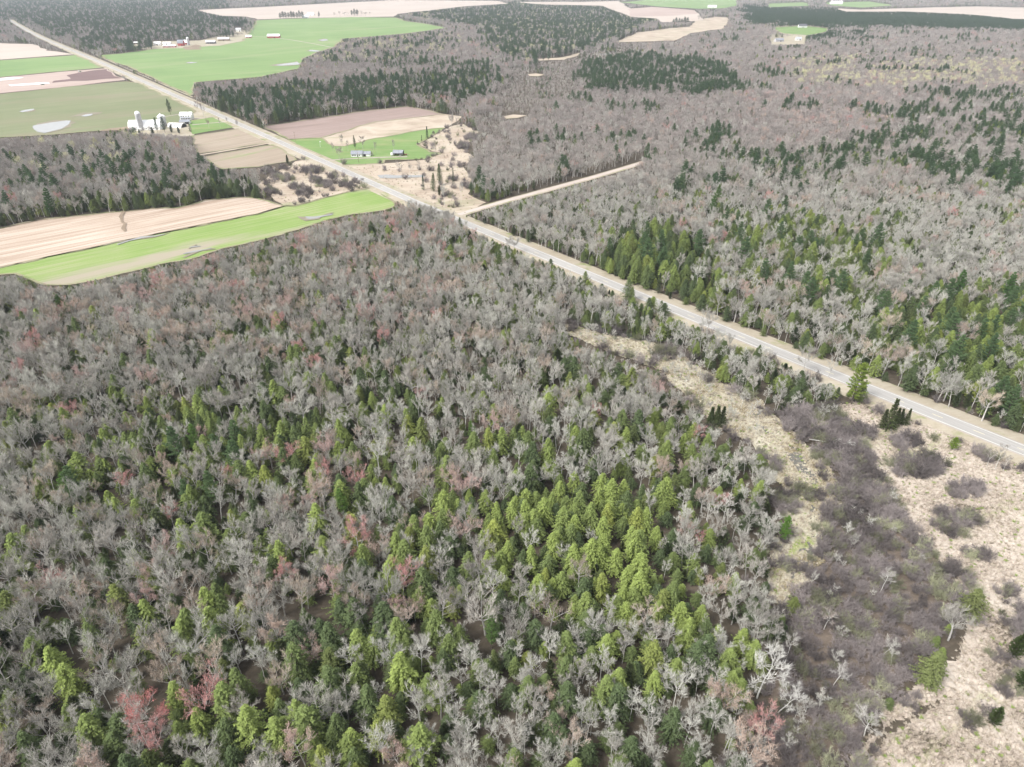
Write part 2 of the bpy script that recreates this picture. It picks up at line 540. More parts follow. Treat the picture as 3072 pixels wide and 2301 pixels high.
field_mat('margin', [(0.3, (0.16, 0.145, 0.085)), (0.5, (0.25, 0.23, 0.15)), (0.7, (0.34, 0.30, 0.22))], 0.3, 1.5, 3, 0.05, (0.16, 0.20, 0.08), 0.5, 0.66, 0.4, 0.4)
field_mat('wet_mud', [(0.3, (0.17, 0.15, 0.11)), (0.6, (0.24, 0.215, 0.165)), (0.8, (0.30, 0.28, 0.22))], A_STRIP, 2, 6, 0.05)
YARDS = [
    ('farmyard', [(282, 276), (300, 258), (345, 248), (425, 236), (470, 250), (410, 262), (420, 292), (380, 300), (290, 290)], 'verge', 'straw and dirt farmyard round the barn and silos', 'yard'),
    ('farmyard', [(276, 103), (300, 90), (430, 88), (500, 70), (540, 62), (562, 78), (545, 94), (440, 110), (330, 110)], 'verge', 'far straw coloured farmyard of the red barns', 'yard'),
    ('clearing', [(1640, 62), (1670, 54), (1760, 52), (1800, 62), (1750, 80), (1745, 96), (1660, 98)], 'verge', 'far straw clearing round the houses by the plantations', 'clearing'),
    ('thicket_floor', THICKET_V, 'bog', 'brown boggy ground under the dark thicket', 'ground'),
]
for i, (nm, poly, mt, lb, ct) in enumerate(YARDS):
    sheet(nm, poly, mt, lb, ct, seed=40 + i)
for i, (nm, poly, mt, lb, ct) in enumerate(FIELDS):
    # edges that a strip of wood hides run on a little way under the trees
    sheet(nm, poly, mt, lb, ct, seed=i + 1)

for fi in (0, 1, 2, 4, 7, 8, 10, 12, 14):
    out_ = np.array(refine(FIELDS[fi][1], fi + 1))
    out_ = np.concatenate([out_, out_[:1]])
    T_ = np.gradient(out_, axis=0)
    T_ /= np.linalg.norm(T_, axis=1)[:, None] + 1e-9
    N_ = np.stack([-T_[:, 1], T_[:, 0]], 1)
    dist_ = np.linalg.norm(out_, axis=1)
    wa = (.35 + .0013 * dist_) * (.5 + rng_m.random(len(out_)))
    wb = (.35 + .0013 * dist_) * (.5 + rng_m.random(len(out_)))
    vs_ = []
    for p_, n_, a_, b_ in zip(out_, N_, wa, wb):
        vs_ += [(p_[0] - n_[0] * a_, p_[1] - n_[1] * a_, .335), (p_[0] + n_[0] * b_, p_[1] + n_[1] * b_, .335)]
    b_ = MB()
    b_.add(vs_, [(2 * i, 2 * i + 1, 2 * i + 3, 2 * i + 2) for i in range(len(out_) - 1)])
    tag(b_.build('field_margin', 'margin'), 'rough grass margin round the ' + FIELDS[fi][3], 'field margin', kind='structure')

# patches lying on the fields
PATCH = [
    ('soil_plot', [(139, 163), (180, 156), (226, 150), (262, 169), (230, 172), (190, 174), (150, 176), (106, 178), (112, 174), (150, 171)], 'plough_dark', 'dark brown tilled plot in the pinkish garden field', 'soil plot'),
    ('dirt_yard', [(300, 271), (345, 268), (352, 277), (300, 280), (210, 284), (230, 278)], 'dirt', 'bare dirt yard in front of the barn with silos', 'yard'),
    ('dirt_yard', [(392, 103), (430, 96), (440, 101), (430, 108), (396, 108)], 'dirt', 'dark muddy yard beside the red barns', 'yard'),
    ('plastic_sheet', [(22, 184), (60, 181), (102, 178.5), (103, 181), (60, 185), (24, 187)], 'plastic_white', 'long white plastic strip laid on the garden field', 'cover'),
    ('plastic_sheet', [(-40, 174), (30, 168), (55, 167), (30, 173), (-40, 179)], 'plastic_white', 'pale plastic sheet at the left edge of garden field', 'cover'),
    ('puddle', [(80, 279), (84, 270), (110, 265), (135, 263), (154, 262), (150, 269), (128, 279), (104, 287), (92, 284)], 'puddle', 'largest white puddle in the olive green field', 'puddle'),
    ('puddle', [(168, 252), (180, 247), (206, 245), (200, 249), (180, 252)], 'puddle', 'long white puddle in the olive field left of the silos', 'puddle'),
    ('puddle', [(43, 241), (55, 238), (71, 237), (68, 240), (52, 243)], 'puddle', 'small white puddle near the left edge of olive field', 'puddle'),
    ('puddle', [(592, 141), (615, 137), (644, 134), (643, 140), (620, 142), (598, 143)], 'puddle', 'long white puddle in the pasture near the wood', 'puddle'),
    ('puddle', [(666, 111), (680, 108), (696, 110), (684, 112)], 'puddle', 'middle small white puddle in the large green pasture', 'puddle'),
    ('puddle', [(689, 87), (700, 85), (711, 87), (700, 89.5)], 'puddle', 'upper small white puddle in the large green pasture', 'puddle'),
    ('puddle', [(398, 137), (410, 135), (425, 135.5), (412, 137.5)], 'puddle', 'faint small puddle in the middle of the pasture', 'puddle'),
    ('puddle', [(655, 468.5), (680, 468.5), (700, 464), (718, 461), (714, 463.5), (697, 467.5), (684, 473), (668, 474), (661, 471.5)], 'puddle', 'pale blue puddle lying on the green strip near the road', 'puddle'),
    ('puddle', [(400, 549.5), (420, 544.5), (460, 537), (460, 538.5), (430, 544.8), (404, 551)], 'puddle', 'thin puddle at the lower edge of the green strip', 'puddle'),
    ('puddle', [(408, 536), (427, 532), (428, 533.5), (410, 537.5)], 'puddle', 'tiny puddle in the middle of the green strip', 'puddle'),
    ('puddle', [(248, 528), (300, 516), (350, 505.5), (351, 506.3), (300, 518), (251, 529.5)], 'puddle', 'thin line of water between the stubble field and green strip', 'puddle'),
    ('stream', [(806, 379), (830, 378), (850, 381), (905, 380), (912, 384), (850, 387), (815, 385)], 'puddle', 'pale flooded ditch in the marsh meadow beside the road', 'stream'),
    ('puddle', [(951, 239), (956, 237), (962, 239), (956, 241)], 'puddle', 'glinting wet patch at the end of the ploughed field', 'puddle'),
    ('puddle', [(1290, 117), (1310, 113), (1318, 118), (1300, 121)], 'puddle', 'far pale pool in the grey thicket below the river marsh', 'puddle'),
    ('gully', [(262, 458), (266, 461), (262, 470), (268, 486), (274, 500), (262, 500), (259, 480), (256, 468)], 'dirt', 'dark winding gully across the tan stubble field', 'gully'),
]
for i, (nm, poly, mt, lb, ct) in enumerate(PATCH):
    if nm == 'puddle':                                   # trampled wet rim round standing water
        c_ = np.mean(np.array(poly), 0)
        rim = [tuple(c_ + (np.array(q) - c_) * rng_m.uniform(1.15, 1.5)) for q in poly]
        sheet('wet_mud', rim, 'wet_mud', 'dark wet rim round the ' + lb, 'mud', seed=80 + i, amp=.35, z=.36 + .003 * i)
    sheet(nm, poly, mt, lb, ct, seed=60 + i, step=None, amp=0.3, z=.43 + .003 * i)
    if nm == 'puddle' or nm == 'stream':
        pass

# ------------------------------------------------------------------ roads
ROAD_V = [(20, 43), (38, 52), (55, 67), (83, 81), (117, 95), (163, 111), (195, 125), (234, 143), (288, 167), (360, 199), (422, 227), (475, 250.5), (516, 269), (581, 298), (648, 327.5), (729, 363), (786, 389), (843, 415), (892, 437.5), (950, 462), (1010, 485.5), (1059, 506), (1124, 534), (1197, 565), (1270, 595), (1420, 656), (1561, 714), (1756, 794), (1861, 837), (1989, 888), (2212, 976.5), (2400, 1051), (2700, 1170)]
road_pts = [U(x, y) for x, y in ROAD_V]


def smooth_path(pts, step=6.0):
    P = np.array([(p.x, p.y) for p in pts])
    for _ in range(3):                                   # relax wobbles of the tracing
        Q = P.copy()
        Q[1:-1] = 0.25 * P[:-2] + 0.5 * P[1:-1] + 0.25 * P[2:]
        P = Q
    out = []
    n = len(P)
    for i in range(n - 1):
        p0, p1, p2, p3 = P[max(i - 1, 0)], P[i], P[i + 1], P[min(i + 2, n - 1)]
        k = max(1, int(np.linalg.norm(p2 - p1) / step))
        for q in range(k):
            t = q / k
            out.append(p1 + (p2 - p1) * t + 0.5 * t * (1 - t) * ((p2 - p0) * 0.25 * (1 - t) - (p3 - p1) * 0.25 * t))
    out.append(P[-1])
    return np.array(out)


def ribbon(path, prof, name, mat, parent=None):
    """prof: list of (offset, z) across the path."""
    T = np.gradient(path, axis=0)
    T /= np.linalg.norm(T, axis=1)[:, None]
    Nn = np.stack([-T[:, 1], T[:, 0]], 1)
    k = len(prof)
    vs = [(p[0] + n[0] * o, p[1] + n[1] * o, z) for p, n in zip(path, Nn) for o, z in prof]
    fs = [(i * k + j, i * k + j + 1, (i + 1) * k + j + 1, (i + 1) * k + j) for i in range(len(path) - 1) for j in range(k - 1)]
    b = MB()
    b.add(vs, fs)
    o = b.build(name, mat, parent)
    if o.data.polygons[0].normal.z < 0:
        o.data.flip_normals()
    return o


road_path = smooth_path(road_pts)
tag(ribbon(road_path, [(-12.5, 0.02), (-7.0, 0.45), (-5.0, 0.62), (5.0, 0.62), (7.0, 0.45), (12.5, 0.02)], 'road_verge', 'verge'),
    'straw coloured grass verge along both sides of the paved road', 'verge', kind='structure')
tag(ribbon(road_path, [(-4.7, 0.64), (-3.4, 0.70), (3.4, 0.70), (4.7, 0.64)], 'road_shoulder', 'gravel'),
    'pale gravel shoulder along the paved road', 'shoulder', kind='structure')
road = tag(ribbon(road_path, [(-3.9, 0.715), (0, 0.76), (3.9, 0.715)], 'road', 'asphalt'),
           'light grey paved road running diagonally across the whole picture', 'road', kind='structure')
ribbon(road_path, [(-3.42, 0.732), (-3.24, 0.734)], 'edge_line', 'line_paint', road)
ribbon(road_path, [(3.24, 0.734), (3.42, 0.732)], 'edge_line', 'line_paint', road)
seg = np.r_[0, np.cumsum(np.linalg.norm(np.diff(road_path, axis=0), axis=1))]
d0 = seg[-1]
dash_n = 0
while d0 > 20 and dash_n < 90:                            # broken centre line, nearest dashes first
    a = np.array([np.interp(d0, seg, road_path[:, 0]), np.interp(d0, seg, road_path[:, 1])])
    c = np.array([np.interp(d0 - 4.0, seg, road_path[:, 0]), np.interp(d0 - 4.0, seg, road_path[:, 1])])
    ribbon(np.array([a, c]), [(-0.085, 0.765), (0.085, 0.765)], 'centre_dash', 'line_yellow', road)
    d0 -= 15.0
    dash_n += 1

SIDE_V = [(985, 466), (1000, 461), (1040, 448), (1106, 430), (1200, 406), (1288, 383), (1350, 363), (1392, 350)]
side_path = smooth_path([U(*p) for p in SIDE_V], 5.0)
tag(ribbon(side_path, [(-4.4, 0.02), (-2.9, 0.26), (2.9, 0.26), (4.4, 0.02)], 'road_verge', 'verge'),
    'pale grass verge along the pinkish gravel side road', 'verge', kind='structure')
tag(ribbon(side_path, [(-2.5, 0.29), (0, 0.33), (2.5, 0.29)], 'gravel_road', 'red_gravel'),
    'pinkish gravel side road cut into the grey forest', 'gravel road', kind='structure')


def track(pts, w, mat, label, z=0.4, name='track'):
    p = smooth_path([U(*q) for q in pts], 5.0)
    tag(ribbon(p, [(-w, z - 0.1), (0, z), (w, z - 0.1)], name, mat), label, 'track', kind='structure')
    return p


track([(702, 347), (740, 344.5), (790, 341), (830, 339), (880, 339)], 1.8, 'gravel', 'pale gravel driveway passing in front of the white ranch house', name='driveway')
track([(585, 309), (553, 314), (480, 329), (380, 345), (325, 351)], 2.2, 'dead_grass_pale', 'pale grassy farm track between the two furrowed fields')
track([(505, 262), (480, 264), (440, 268), (415, 270)], 2.0, 'gravel', 'pinkish driveway leading from the road to the farmhouse', name='driveway')
track([(345, 254), (372, 251), (395, 246)], 1.8, 'gravel', 'pale farm lane passing behind the silos', name='farm_lane')
track([(730, 105), (680, 97), (620, 82), (604, 79), (540, 78)], 2.5, 'gravel', 'pale track crossing the pasture to the red barn', name='farm_lane')
track([(207, 119), (250, 138), (300, 159), (360, 186), (416, 210)], 1.2, 'verge', 'grassy ditch line between the road and the pasture', name='ditch')

# ------------------------------------------------------------------ marsh with real tussocks
MARSH_A = [(1215, 698), (1300, 720), (1420, 742), (1480, 772), (1560, 828), (1640, 868), (1700, 925), (1790, 1005), (1835, 1075), (1800, 1130), (1790, 1190), (1730, 1270), (1700, 1320), (1660, 1300), (1655, 1200), (1695, 1130), (1690, 1050), (1630, 965), (1540, 920), (1475, 855), (1420, 800), (1290, 752), (1222, 722)]
MARSH_B = [(1850, 868), (1990, 915), (2212, 1008), (2320, 1052), (2420, 1420), (2212, 1400), (2100, 1300), (1990, 1170), (1900, 1090), (1830, 1050), (1790, 960), (1730, 900), (1780, 880)]
MARSH_C = [(2450, 1380), (2212, 1330), (2100, 1300), (2060, 1420), (1970, 1480), (1890, 1560), (1830, 1657), (1790, 1800), (2500, 1800)]


TRAIL = np.array([[U(*q).x, U(*q).y] for q in [(2045, 1505), (2015, 1523), (1968, 1549), (1918, 1576), (1888, 1616), (1862, 1650), (1850, 1690)]])


def marsh_h(x, y):
    q = Vector((x, y, 0))
    h = abs(mnoise.noise(Vector((x * 0.55 + y * 0.25, y * 0.9, 1.7)))) * 1.1 + 0.35 * mnoise.noise(q * 1.7) + 0.5 * mnoise.noise(q * 0.12)
    r = abs(mnoise.noise(Vector((x * 0.16 + 0.05 * y, y * 0.22, 7.7))))        # winding animal runs between the tussocks
    if r < .07:
        h -= (.07 - r) * 9
    p = np.array((x, y))
    d = 9e9
    for a, b in zip(TRAIL[:-1], TRAIL[1:]):
        t = min(1, max(0, float((p - a) @ (b - a) / ((b - a) @ (b - a)))))
        d = min(d, float(np.linalg.norm(p - a - t * (b - a))))
    if d < 2:
        h -= 1.3 * (1 - d / 2)
    return h


def marsh_mesh(name, poly, mat, label, zbase, amp, cell=0.55):
    out = refine(poly, 9, 3.0, 0.35)
    P = np.array(out)
    x0, y0 = P.min(0)
    x1, y1 = P.max(0)
    nx, ny = int((x1 - x0) / cell) + 1, int((y1 - y0) / cell) + 1
    gx, gy = np.meshgrid(x0 + np.arange(nx) * cell, y0 + np.arange(ny) * cell, indexing='ij')
    ins = pip(np.stack([gx.ravel(), gy.ravel()], 1), P).reshape(nx, ny)
    idx = -np.ones((nx, ny), int)
    vs, fs = [], []
    for i in range(nx):
        for j in range(ny):
            if ins[i, j]:
                x, y = gx[i, j], gy[i, j]
                h = marsh_h(x, y)
                idx[i, j] = len(vs)
                vs.append((x, y, zbase + amp * max(h, -.55)))
    for i in range(nx - 1):
        for j in range(ny - 1):
            a, b, c, d = idx[i, j], idx[i + 1, j], idx[i + 1, j + 1], idx[i, j + 1]
            if min(a, b, c, d) >= 0:
                fs.append((a, b, c, d))
    b = MB()
    b.add(vs, fs)
    return tag(b.build(name, mat), label, 'marsh', kind='structure')


marsh_mesh('marsh', MARSH_A, 'sedge', 'wet sedge marsh with green pools between forest and shrub thicket', 0.32, 0.6)
marsh_mesh('marsh', MARSH_B, 'marsh', 'straw coloured marsh between the road and the dark thicket', 0.32, 0.6)
marsh_mesh('marsh', MARSH_C, 'marsh', 'pale tussocky marsh in the bottom right corner', 0.34, 0.65)
sheet('stream', [(1640, 880), (1700, 950), (1760, 1010), (1770, 1060), (1790, 1110), (1775, 1180), (1740, 1230), (1700, 1280), (1715, 1210), (1745, 1150), (1750, 1080), (1720, 1010), (1660, 940), (1625, 900)], 'water', 'dark shallow stream showing between the sedge tussocks', 'stream', z=0.30)
sheet('stream', [(1265, 700), (1330, 716), (1400, 728), (1470, 735), (1475, 742), (1400, 738), (1320, 728), (1262, 710)], 'water', 'black ditch water at the upper edge of the sedge marsh', 'stream', z=0.34)

# ------------------------------------------------------------------ buildings


def window(parent, x, z, y, w=0.9, h=1.2, side='front', frame='white_wall'):
    """Pane in a proud frame on the wall plane y (front faces -y) or x (side)."""
    d = 0.05
    f, p = MB(), MB()
    if side == 'front':
        s = -1 if y < 0 else 1
        ys = sorted((y, y + s * d))
        for (a, b, c, e) in ((x - w / 2 - .1, x - w / 2, z - .1, z + h + .1), (x + w / 2, x + w / 2 + .1, z - .1, z + h + .1), (x - w / 2, x + w / 2, z - .1, z), (x - w / 2, x + w / 2, z + h, z + h + .1)):
            f.box(a, b, ys[0], ys[1], c, e)
        yp = sorted((y, y + s * 0.02))
        p.box(x - w / 2, x + w / 2, yp[0], yp[1], z, z + h)
    else:
        s = -1 if y < 0 else 1
        xs = sorted((y, y + s * d))
        for (a, b, c, e) in ((x - w / 2 - .1, x - w / 2, z - .1, z + h + .1), (x + w / 2, x + w / 2 + .1, z - .1, z + h + .1), (x - w / 2, x + w / 2, z - .1, z), (x - w / 2, x + w / 2, z + h, z + h + .1)):
            f.box(xs[0], xs[1], a, b, c, e)
        xp = sorted((y, y + s * 0.02))
        p.box(xp[0], xp[1], x - w / 2, x + w / 2, z, z + h)
    o = p.build('window', 'window_glass', parent)
    f.build('frame', frame, o)
    return o


def gable(parent, Lx, Wy, hw, hr, wall, roof, x0=0.0, y0=0.0, over=0.5, gambrel=False, th=0.18, open_front=False, wname='wall'):
    w = MB()
    if gambrel:
        prof = [(-Wy / 2, 0), (Wy / 2, 0), (Wy / 2, hw), (Wy * 0.34, hw + hr * 0.62), (0, hw + hr), (-Wy * 0.34, hw + hr * 0.62), (-Wy / 2, hw)]
    else:
        prof = [(-Wy / 2, 0), (Wy / 2, 0), (Wy / 2, hw), (0, hw + hr), (-Wy / 2, hw)]
    if open_front:
        t = 0.2
        w.box(x0 - Lx / 2, x0 - Lx / 2 + t, y0 - Wy / 2, y0 + Wy / 2, 0, hw)
        w.box(x0 + Lx / 2 - t, x0 + Lx / 2, y0 - Wy / 2, y0 + Wy / 2, 0, hw)
        w.box(x0 - Lx / 2 + t, x0 + Lx / 2 - t, y0 + Wy / 2 - t, y0 + Wy / 2, 0, hw)
    else:
        w.prism_x([(y + y0, z) for y, z in prof], x0 - Lx / 2, x0 + Lx / 2)
    w.build(wname, wall, parent)
    if gambrel:
        line = [(-Wy / 2 - over * 0.5, hw - 0.4), (-Wy * 0.34, hw + hr * 0.62), (0, hw + hr), (Wy * 0.34, hw + hr * 0.62), (Wy / 2 + over * 0.5, hw - 0.4)]
    else:
        k = hr / (Wy / 2)
        line = [(-Wy / 2 - over, hw - k * over), (0, hw + hr), (Wy / 2 + over, hw - k * over)]
    r = MB()
    up = [(y + y0, z + th + 0.03) for y, z in line]
    dn = [(y + y0, z + 0.03) for y, z in line][::-1]
    r.prism_x(up + dn, x0 - Lx / 2 - over, x0 + Lx / 2 + over)
    return r.build('roof', roof, parent)


def door(parent, x, y, w, h, mat='dark_inside', name='door'):
    b = MB()
    s = -1 if y < 0 else 1
    ys = sorted((y, y + s * 0.06))
    b.box(x - w / 2, x + w / 2, ys[0], ys[1], 0.05, h)
    return b.build(name, mat, parent)


# ranch house with garage wing
e = empty('ranch_house', U(772, 337), math.radians(3))
rf = gable(e, 10.4, 8.0, 2.7, 2.3, 'white_wall', 'grey_roof')
c = MB()
c.box(-1.2, -0.5, 0.3, 1.0, 4.4, 5.7)
c.build('chimney', 'timber', rf)
gable(e, 7.0, 6.4, 2.5, 1.7, 'white_wall', 'grey_roof', x0=9.3, y0=0.6, wname='garage_wall')
mbx = MB()
mbx.box(5.25, 5.75, -2.0, 2.0, 0, 2.4)
mbx.build('breezeway', 'white_wall', e)
for x in (-3.9, -2.5, -1.2, 2.6):
    window(e, x, 1.0, -4.0, 0.9, 1.1)
window(e, 0, 1.0, -5.2, 0.9, 1.1, 'side')
door(e, 1.0, -4.0, 1.0, 2.1)
door(e, 7.4, -2.6, 2.4, 2.2)
door(e, 10.6, -2.6, 2.6, 2.2, 'white_roof', 'garage_door')
tag(e, 'low white ranch house with grey roof and garage wing on the lawn', 'house')

# open shed
e = empty('open_shed', U(861, 335), math.radians(-4))
gable(e, 9.0, 8.5, 2.8, 1.9, 'dark_inside', 'grey_roof', open_front=True)
for x in (-4.2, -1.5, 1.5, 4.2):
    b = MB()
    b.box(x - .1, x + .1, -4.15, -3.95, 0, 2.8)
    b.build('post', 'timber', e)
tag(e, 'dark open fronted shed with grey gable roof right of the ranch house', 'shed')
e = empty('small_trailer', U(848, 336), math.radians(-4))
b = MB(); b.box(-1.7, 1.7, -1.1, 1.1, 0.5, 2.6); b.build('body', 'white_wall', e)
for x in (-.6, .5):
    b = MB(); b.tube([(x, -1.2, .4), (x, 1.2, .4)], [.4, .4], 12); b.build('wheel', 'rubber', e)
tag(e, 'small white box trailer parked against the open shed', 'trailer')
for k, (vx, vy, col, lb) in enumerate([(876, 335.5, 'rust', 'rusty farm wagon parked just outside the open shed'), (866, 337, 'metal', 'grey machine standing in the mouth of the open shed')]):
    e = empty('farm_wagon', U(vx, vy), 0.5 * k)
    b = MB(); b.box(-1.6, 1.6, -.9, .9, .7, 1.3); b.build('bed', col, e)
    for x in (-1.1, 1.1):
        b = MB(); b.tube([(x, -1, .45), (x, 1, .45)], [.45, .45], 12, cap=True); b.build('wheel', 'rubber', e)
    b = MB(); b.tube([(1.6, 0, .8), (3.0, 0, .5)], [.07, .06], 5); b.build('drawbar', 'metal', e)
    tag(e, lb, 'wagon')

# dairy farm with silos
e = empty('dairy_barn', U(317, 279), math.radians(6))
gable(e, 33, 12, 3.6, 6.2, 'white_wall', 'white_roof', gambrel=True, over=0.6)
for x in np.arange(-14, 15, 4.0):
    window(e, float(x), 1.3, -6.0, 1.2, 0.9)
b = MB(); b.add([(-16.56, -5.6, 0.1), (-16.56, 5.6, 0.1), (-16.56, 5.6, 3.4), (-16.56, 3.8, 7.2), (-16.56, 0, 9.4), (-16.56, -3.8, 7.2), (-16.56, -5.6, 3.4)], [(0, 6, 5, 4, 3, 2, 1)]); b.build('end_wall', 'pink_wall', e)
b = MB(); b.box(-8, -2, -8.8, -6.05, 0, 2.6); b.build('lean_to', 'white_wall', e)
tag(e, 'long white roofed dairy barn with pinkish end wall beside the silos', 'barn')


def silo(vx, vy, r, h, label, mat='silo_concrete', dome='white_roof', cone=False):
    e = empty('silo', U(vx, vy))
    b = MB(); b.lathe([(r, 0), (r, h)], 24); b.build('shaft', mat, e)
    b = MB()
    if cone:
        b.lathe([(r + .15, h), (r * .55, h + r * .55), (0.25, h + r * .85), (0.25, h + r * 1.0), (0.01, h + r * 1.05)], 24)
    else:
        b.lathe([(r + .05, h)] + [(r * math.cos(t), h + r * .95 * math.sin(t)) for t in np.linspace(0.05, math.pi / 2 - 0.01, 7)], 24)
    b.build('dome', dome, e)
    for z in np.arange(1.5, h, 1.6):
        b = MB(); b.lathe([(r + .002, z), (r + .05, z), (r + .05, z + .12), (r + .002, z + .12)], 24); b.build('hoop', 'metal', e)
    b = MB(); b.box(-.45, .45, -r - .7, -r + .05, 0.5, h - .5); b.build('chute', 'metal', e)
    tag(e, label, 'silo')


silo(306, 281, 2.9, 17.5, 'tallest grey concrete silo with white dome at the barn front')
silo(347, 270, 2.0, 9.0, 'leftmost small silo behind the right end of barn', 'metal', cone=True)
silo(352, 273, 2.7, 11.5, 'middle pale silo with pointed cap right of barn', 'metal', cone=True)
silo(357, 271, 2.2, 10.0, 'rightmost small silo beside the barn', 'metal', cone=True)

e = empty('farmhouse', U(405, 258), math.radians(4))
rf = gable(e, 13.5, 8.5, 5.6, 2.8, 'white_wall', 'white_roof')
c = MB(); c.box(2, 2.7, -.3, .4, 7.6, 9.6); c.build('chimney', 'timber', rf)
for z in (1.0, 3.7):
    for x in (-5, -2.4, 0.6, 3.4):
        window(e, x, z, -4.25, 1.0, 1.3)
b = MB(); b.prism_x([(-7.0, 2.5), (-4.3, 3.2), (-4.3, 3.35), (-7.0, 2.65)], -6.5, 6.5); b.build('porch_roof', 'grey_roof', e)
for x in (-6, -2, 2, 6):
    b = MB(); b.box(x - .1, x + .1, -6.8, -6.6, 0, 2.55); b.build('post', 'white_wall', e)
tag(e, 'white two storey farmhouse with grey porch roof beside the road', 'farmhouse')
e = empty('garage', U(401, 267), math.radians(4))
gable(e, 11, 6.5, 2.6, 1.8, 'white_wall', 'grey_roof')
door(e, 2.6, -3.25, 4.5, 2.3)
tag(e, 'low grey roofed garage in front of the white farmhouse', 'garage')
e = empty('arched_shed', U(383, 274), math.radians(-14))
r, n = 5.2, 14
arc = [(r * math.cos(t), r * 0.8 * math.sin(t)) for t in np.linspace(0, math.pi, n)]
b = MB(); b.prism_x(arc, -8.8, 8.8); b.build('body', 'dark_inside', e)
arc2 = [(y * 1.02, z * 1.02 + .03) for y, z in arc] + [(y, z + .02) for y, z in arc[::-1]]
b = MB(); b.prism_x(arc2, -9.2, 9.2); b.build('roof', 'white_roof', e)
tag(e, 'arched white roofed machine shed between barn and farmhouse', 'shed')

# far red barn farm and other far buildings: (name, v, rot deg, L, W, wall h, roof h, wall, roof, label, category, gambrel)
FAR = [
    ('shed', (295, 95), 5, 10, 7, 3, 2, 'timber', 'white_roof', 'small white roofed shed at the edge of the far dark wood', 'shed', False),
    ('house', (341, 98), 4, 16, 8, 5, 3, 'white_wall', 'white_roof', 'leftmost white house of the far red barn farm', 'house', False),
    ('shed', (362, 97), 4, 18, 9, 4, 2.5, 'white_wall', 'white_roof', 'white roofed shed between white house and red barns', 'shed', False),
    ('low_barn', (367, 102), 4, 28, 8, 3, 2, 'red_wall', 'white_roof', 'long low red barn in front of the far farm', 'barn', False),
    ('red_barn', (392, 99), 2, 13, 11, 6, 7, 'red_wall', 'grey_roof', 'tall red barn with grey gambrel roof at the far farm', 'barn', True),
    ('red_barn', (403, 96), 2, 9, 8, 5, 5, 'red_wall', 'white_roof', 'smaller red barn right behind the tall red barn', 'barn', False),
    ('shed', (456, 94), 7, 22, 12, 4, 3, 'dark_inside', 'white_roof', 'white roofed open cattle shed right of the muddy yard', 'shed', False),
    ('shed', (484, 88), 9, 27, 12, 4.5, 3.2, 'timber', 'white_roof', 'white roofed long cattle shed nearest the pasture corner', 'shed', False),
    ('house', (516, 68), 5, 14, 9, 6, 3.5, 'white_wall', 'metal', 'pale house half hidden behind the far pines', 'house', False),
    ('house', (538, 82), 8, 14, 9, 4, 3, 'pink_wall', 'white_roof', 'small pinkish house at the end of the farm lane', 'house', False),
    ('red_barn', (592, 82), 3, 32, 13, 5, 4.5, 'red_wall', 'white_roof', 'long red barn with bright white roof out in the pasture', 'barn', False),
    ('house', (660, 39.5), 10, 24, 12, 6, 5, 'white_wall', 'white_roof', 'far white house beside the pine grove in the tan field', 'house', False),
    ('shed', (672, 33), -5, 26, 14, 5, 4, 'white_wall', 'white_roof', 'far pale shed behind the white house in the tan field', 'shed', False),
    ('house', (1733, 59.5), 0, 26, 12, 5, 5, 'white_wall', 'dark_roof', 'far white house in front of the dark pine plantation', 'house', False),
    ('house', (1682, 90), 15, 22, 10, 4, 4, 'silo_concrete', 'grey_roof', 'far grey house among bare trees left of small plantation', 'house', False),
    ('house', (1724, 87), 0, 14, 9, 4, 4, 'white_wall', 'metal', 'far pale cottage at the tip of the small plantation', 'house', False),
    ('shed', (1538, 17), 0, 40, 20, 6, 6, 'white_wall', 'white_roof', 'far white farm building beside the river marsh head', 'shed', False),
    ('shed', (1806, 9), 0, 60, 30, 8, 8, 'white_wall', 'white_roof', 'far white barn in the pale clearing near the top', 'barn', False),
    ('shed', (297, 3), 5, 90, 30, 8, 5, 'white_wall', 'white_roof', 'far long white roof deep in the upper left woods', 'barn', False),
    ('shed', (352, 5), 5, 110, 26, 8, 5, 'white_wall', 'metal', 'far long pale roof deep in the upper left woods', 'barn', False),
    ('house', (1660, 57), 0, 18, 10, 4, 4, 'timber', 'grey_roof', 'far brown cottage at the left end of the lawn', 'house', False),
]
BUILD_V = []
for nm, v, rz, Lx, Wy, hw, hr, wm, rm, lb, ct, gm in FAR:
    e = empty(nm, U(*v), math.radians(rz))
    gable(e, Lx, Wy, hw, hr, wm, rm, gambrel=gm, over=0.6)
    nwin = max(2, int(Lx / 5))
    for k in range(nwin):
        x = -Lx / 2 + (k + .5) * Lx / nwin
        if k == nwin // 2:
            door(e, x, -Wy / 2, min(3.0, Lx / 5), min(2.8, hw * .7))
        else:
            window(e, x, 1.2, -Wy / 2, 1.2, 1.2)
    tag(e, lb, ct)
    BUILD_V.append((v[0], v[1]))
silo(408, 97.5, 3.0, 15, 'far pale silo between the red barns')

# machines on the garden field
for (vx, vy, rz, lb) in [(172.5, 156, .3, 'small green tractor standing on the edge of the garden field'), (92, 183.5, .1, 'farm machine at the end of the white plastic strip')]:
    e = empty('tractor', U(vx, vy), rz)
    b = MB(); b.box(-.5, 2.4, -.6, .6, .8, 1.7); b.build('hood', 'machine_green', e)
    b = MB(); b.box(-2.0, -.5, -.8, .8, .9, 2.9); b.build('cab', 'plastic_white', e)
    for x, rr in ((-1.4, .95), (1.8, .6)):
        for y in (-1.0, .7):
            b = MB(); b.tube([(x, y, rr), (x, y + .35, rr)], [rr, rr], 14, cap=True); b.build('wheel', 'rubber', e)
    tag(e, lb, 'tractor')

